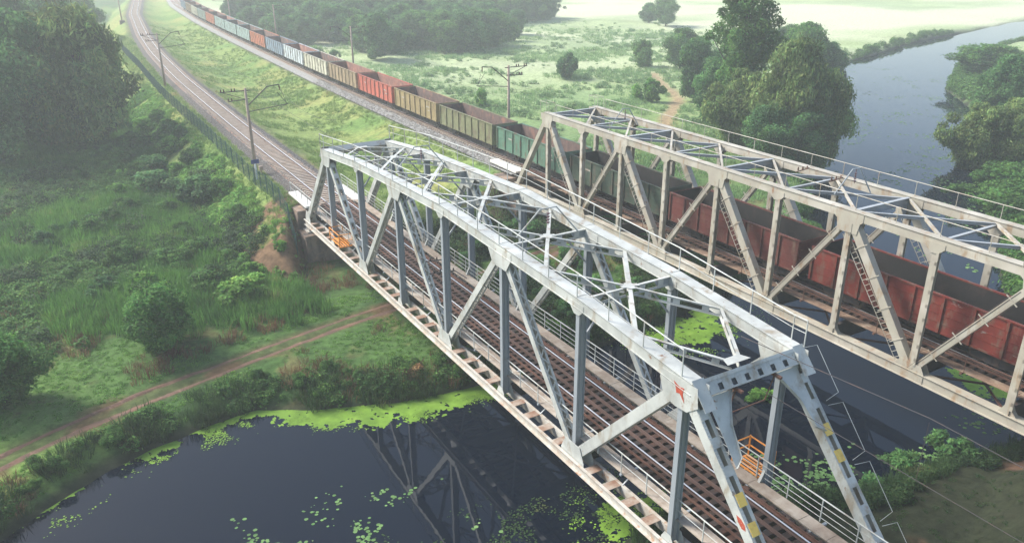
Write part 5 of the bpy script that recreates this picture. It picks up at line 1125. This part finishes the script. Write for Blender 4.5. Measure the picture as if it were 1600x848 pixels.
for q, z in ((-2.3, 9.95), (-1.3, 9.95), (-1.7, 8.95)):
    wire('feeder_wire', {-2.3: 'outermost feeder wire along the left masts', -1.3: 'inner feeder wire on the upper arms of the left masts', -1.7: 'feeder wire on the lower arms of the left masts'}[q], sag(lambda y: nearx(y)-3.5+q, [75.3, 141, 206, 272], z, 1.1), .008)
# ------------------------------------------------------------------ fence, sign
FN = [(-1.6,210),(-2.3,190),(-2.9,168),(-3.7,148),(-4.1,130),(-4.2,111),(-4.3,94),(-4.4,80),(-4.5,74.5),(-4.3,68),(-4.35,63),(-4.6,59.5),(-4.75,57.2)]
fe = empty('mesh_fence', (-4.3, 100, 0), 0, 'dark green mesh fence running along the left side of the empty line', 'fence')
pm_ = MB().box(-.04, .04, -.04, .04, -.5, 2.05).mesh('fence_post', M['fence']); q = []; acc = []
for (x0, y0), (x1, y1) in zip(FN[:-1], FN[1:]):
    n = max(1, int(round(math.hypot(x1-x0, y1-y0)/2.6)))
    for i in range(n): acc.append((x0+(x1-x0)*i/n, y0+(y1-y0)*i/n))
acc.append(FN[-1]); acc = [Vector((x, y, gz(x, y))) for x, y in acc]; org = Vector(fe.location)
for i, p_ in enumerate(acc):
    link('fence_post', pm_, fe, Matrix.Translation(p_-org))
    if i+1 < len(acc):
        b_ = acc[i+1]; m = MB(); d = b_-p_
        for k in range(13): c = p_+d*((k+.5)/13)-org; m.box(c.x-.008, c.x+.008, c.y-.008, c.y+.008, c.z+.05, c.z+1.95)
        for h in (.08, .55, 1.0, 1.5, 1.95): m.beam(p_-org+Vector((0,0,h)), b_-org+Vector((0,0,h)), .018, .018)
        m.build('fence_panel', M['fence'], fe)
sg = empty('track_sign', (-3.95, 73.4, gz(-3.95, 73.4)), 0, 'small blue sign on a white post at the foot of the nearest left mast', 'sign')
MB().box(-.09, .09, -.06, .06, -.3, 1.9).build('post', M['signwhite'], sg); MB().box(-.42, .42, -.10, -.065, 1.75, 2.2).build('sign_plate', M['blue'], sg)
cb = empty('cable_box', (-3.2, 74.3, gz(-3.2, 74.3)), 0, 'small grey cable box on a stand between the nearest left mast and the track', 'cable box')
MB().box(-.2, .2, -.15, .15, .5, .95).build('box', M['pole'], cb); MB().box(-.05, .05, -.05, .05, -.2, .5).build('stand', M['pole'], cb)
# ------------------------------------------------------------------ morning mist
hz = bpy.data.materials.new('haze'); hz.use_nodes = True; n = hz.node_tree.nodes; n.remove(n['Principled BSDF']); pv = n.new('ShaderNodeVolumePrincipled')
pv.inputs['Color'].default_value = (.93,.97,.96,1); pv.inputs['Density'].default_value = HAZE; pv.inputs['Anisotropy'].default_value = .2; hz.node_tree.links.new(pv.outputs[0], n['Material Output'].inputs['Volume'])
tag(MB().box(-1700, 1900, -1300, 2300, -9, 36).build('haze', hz), 'thin pale morning mist', None, None, 'stuff')
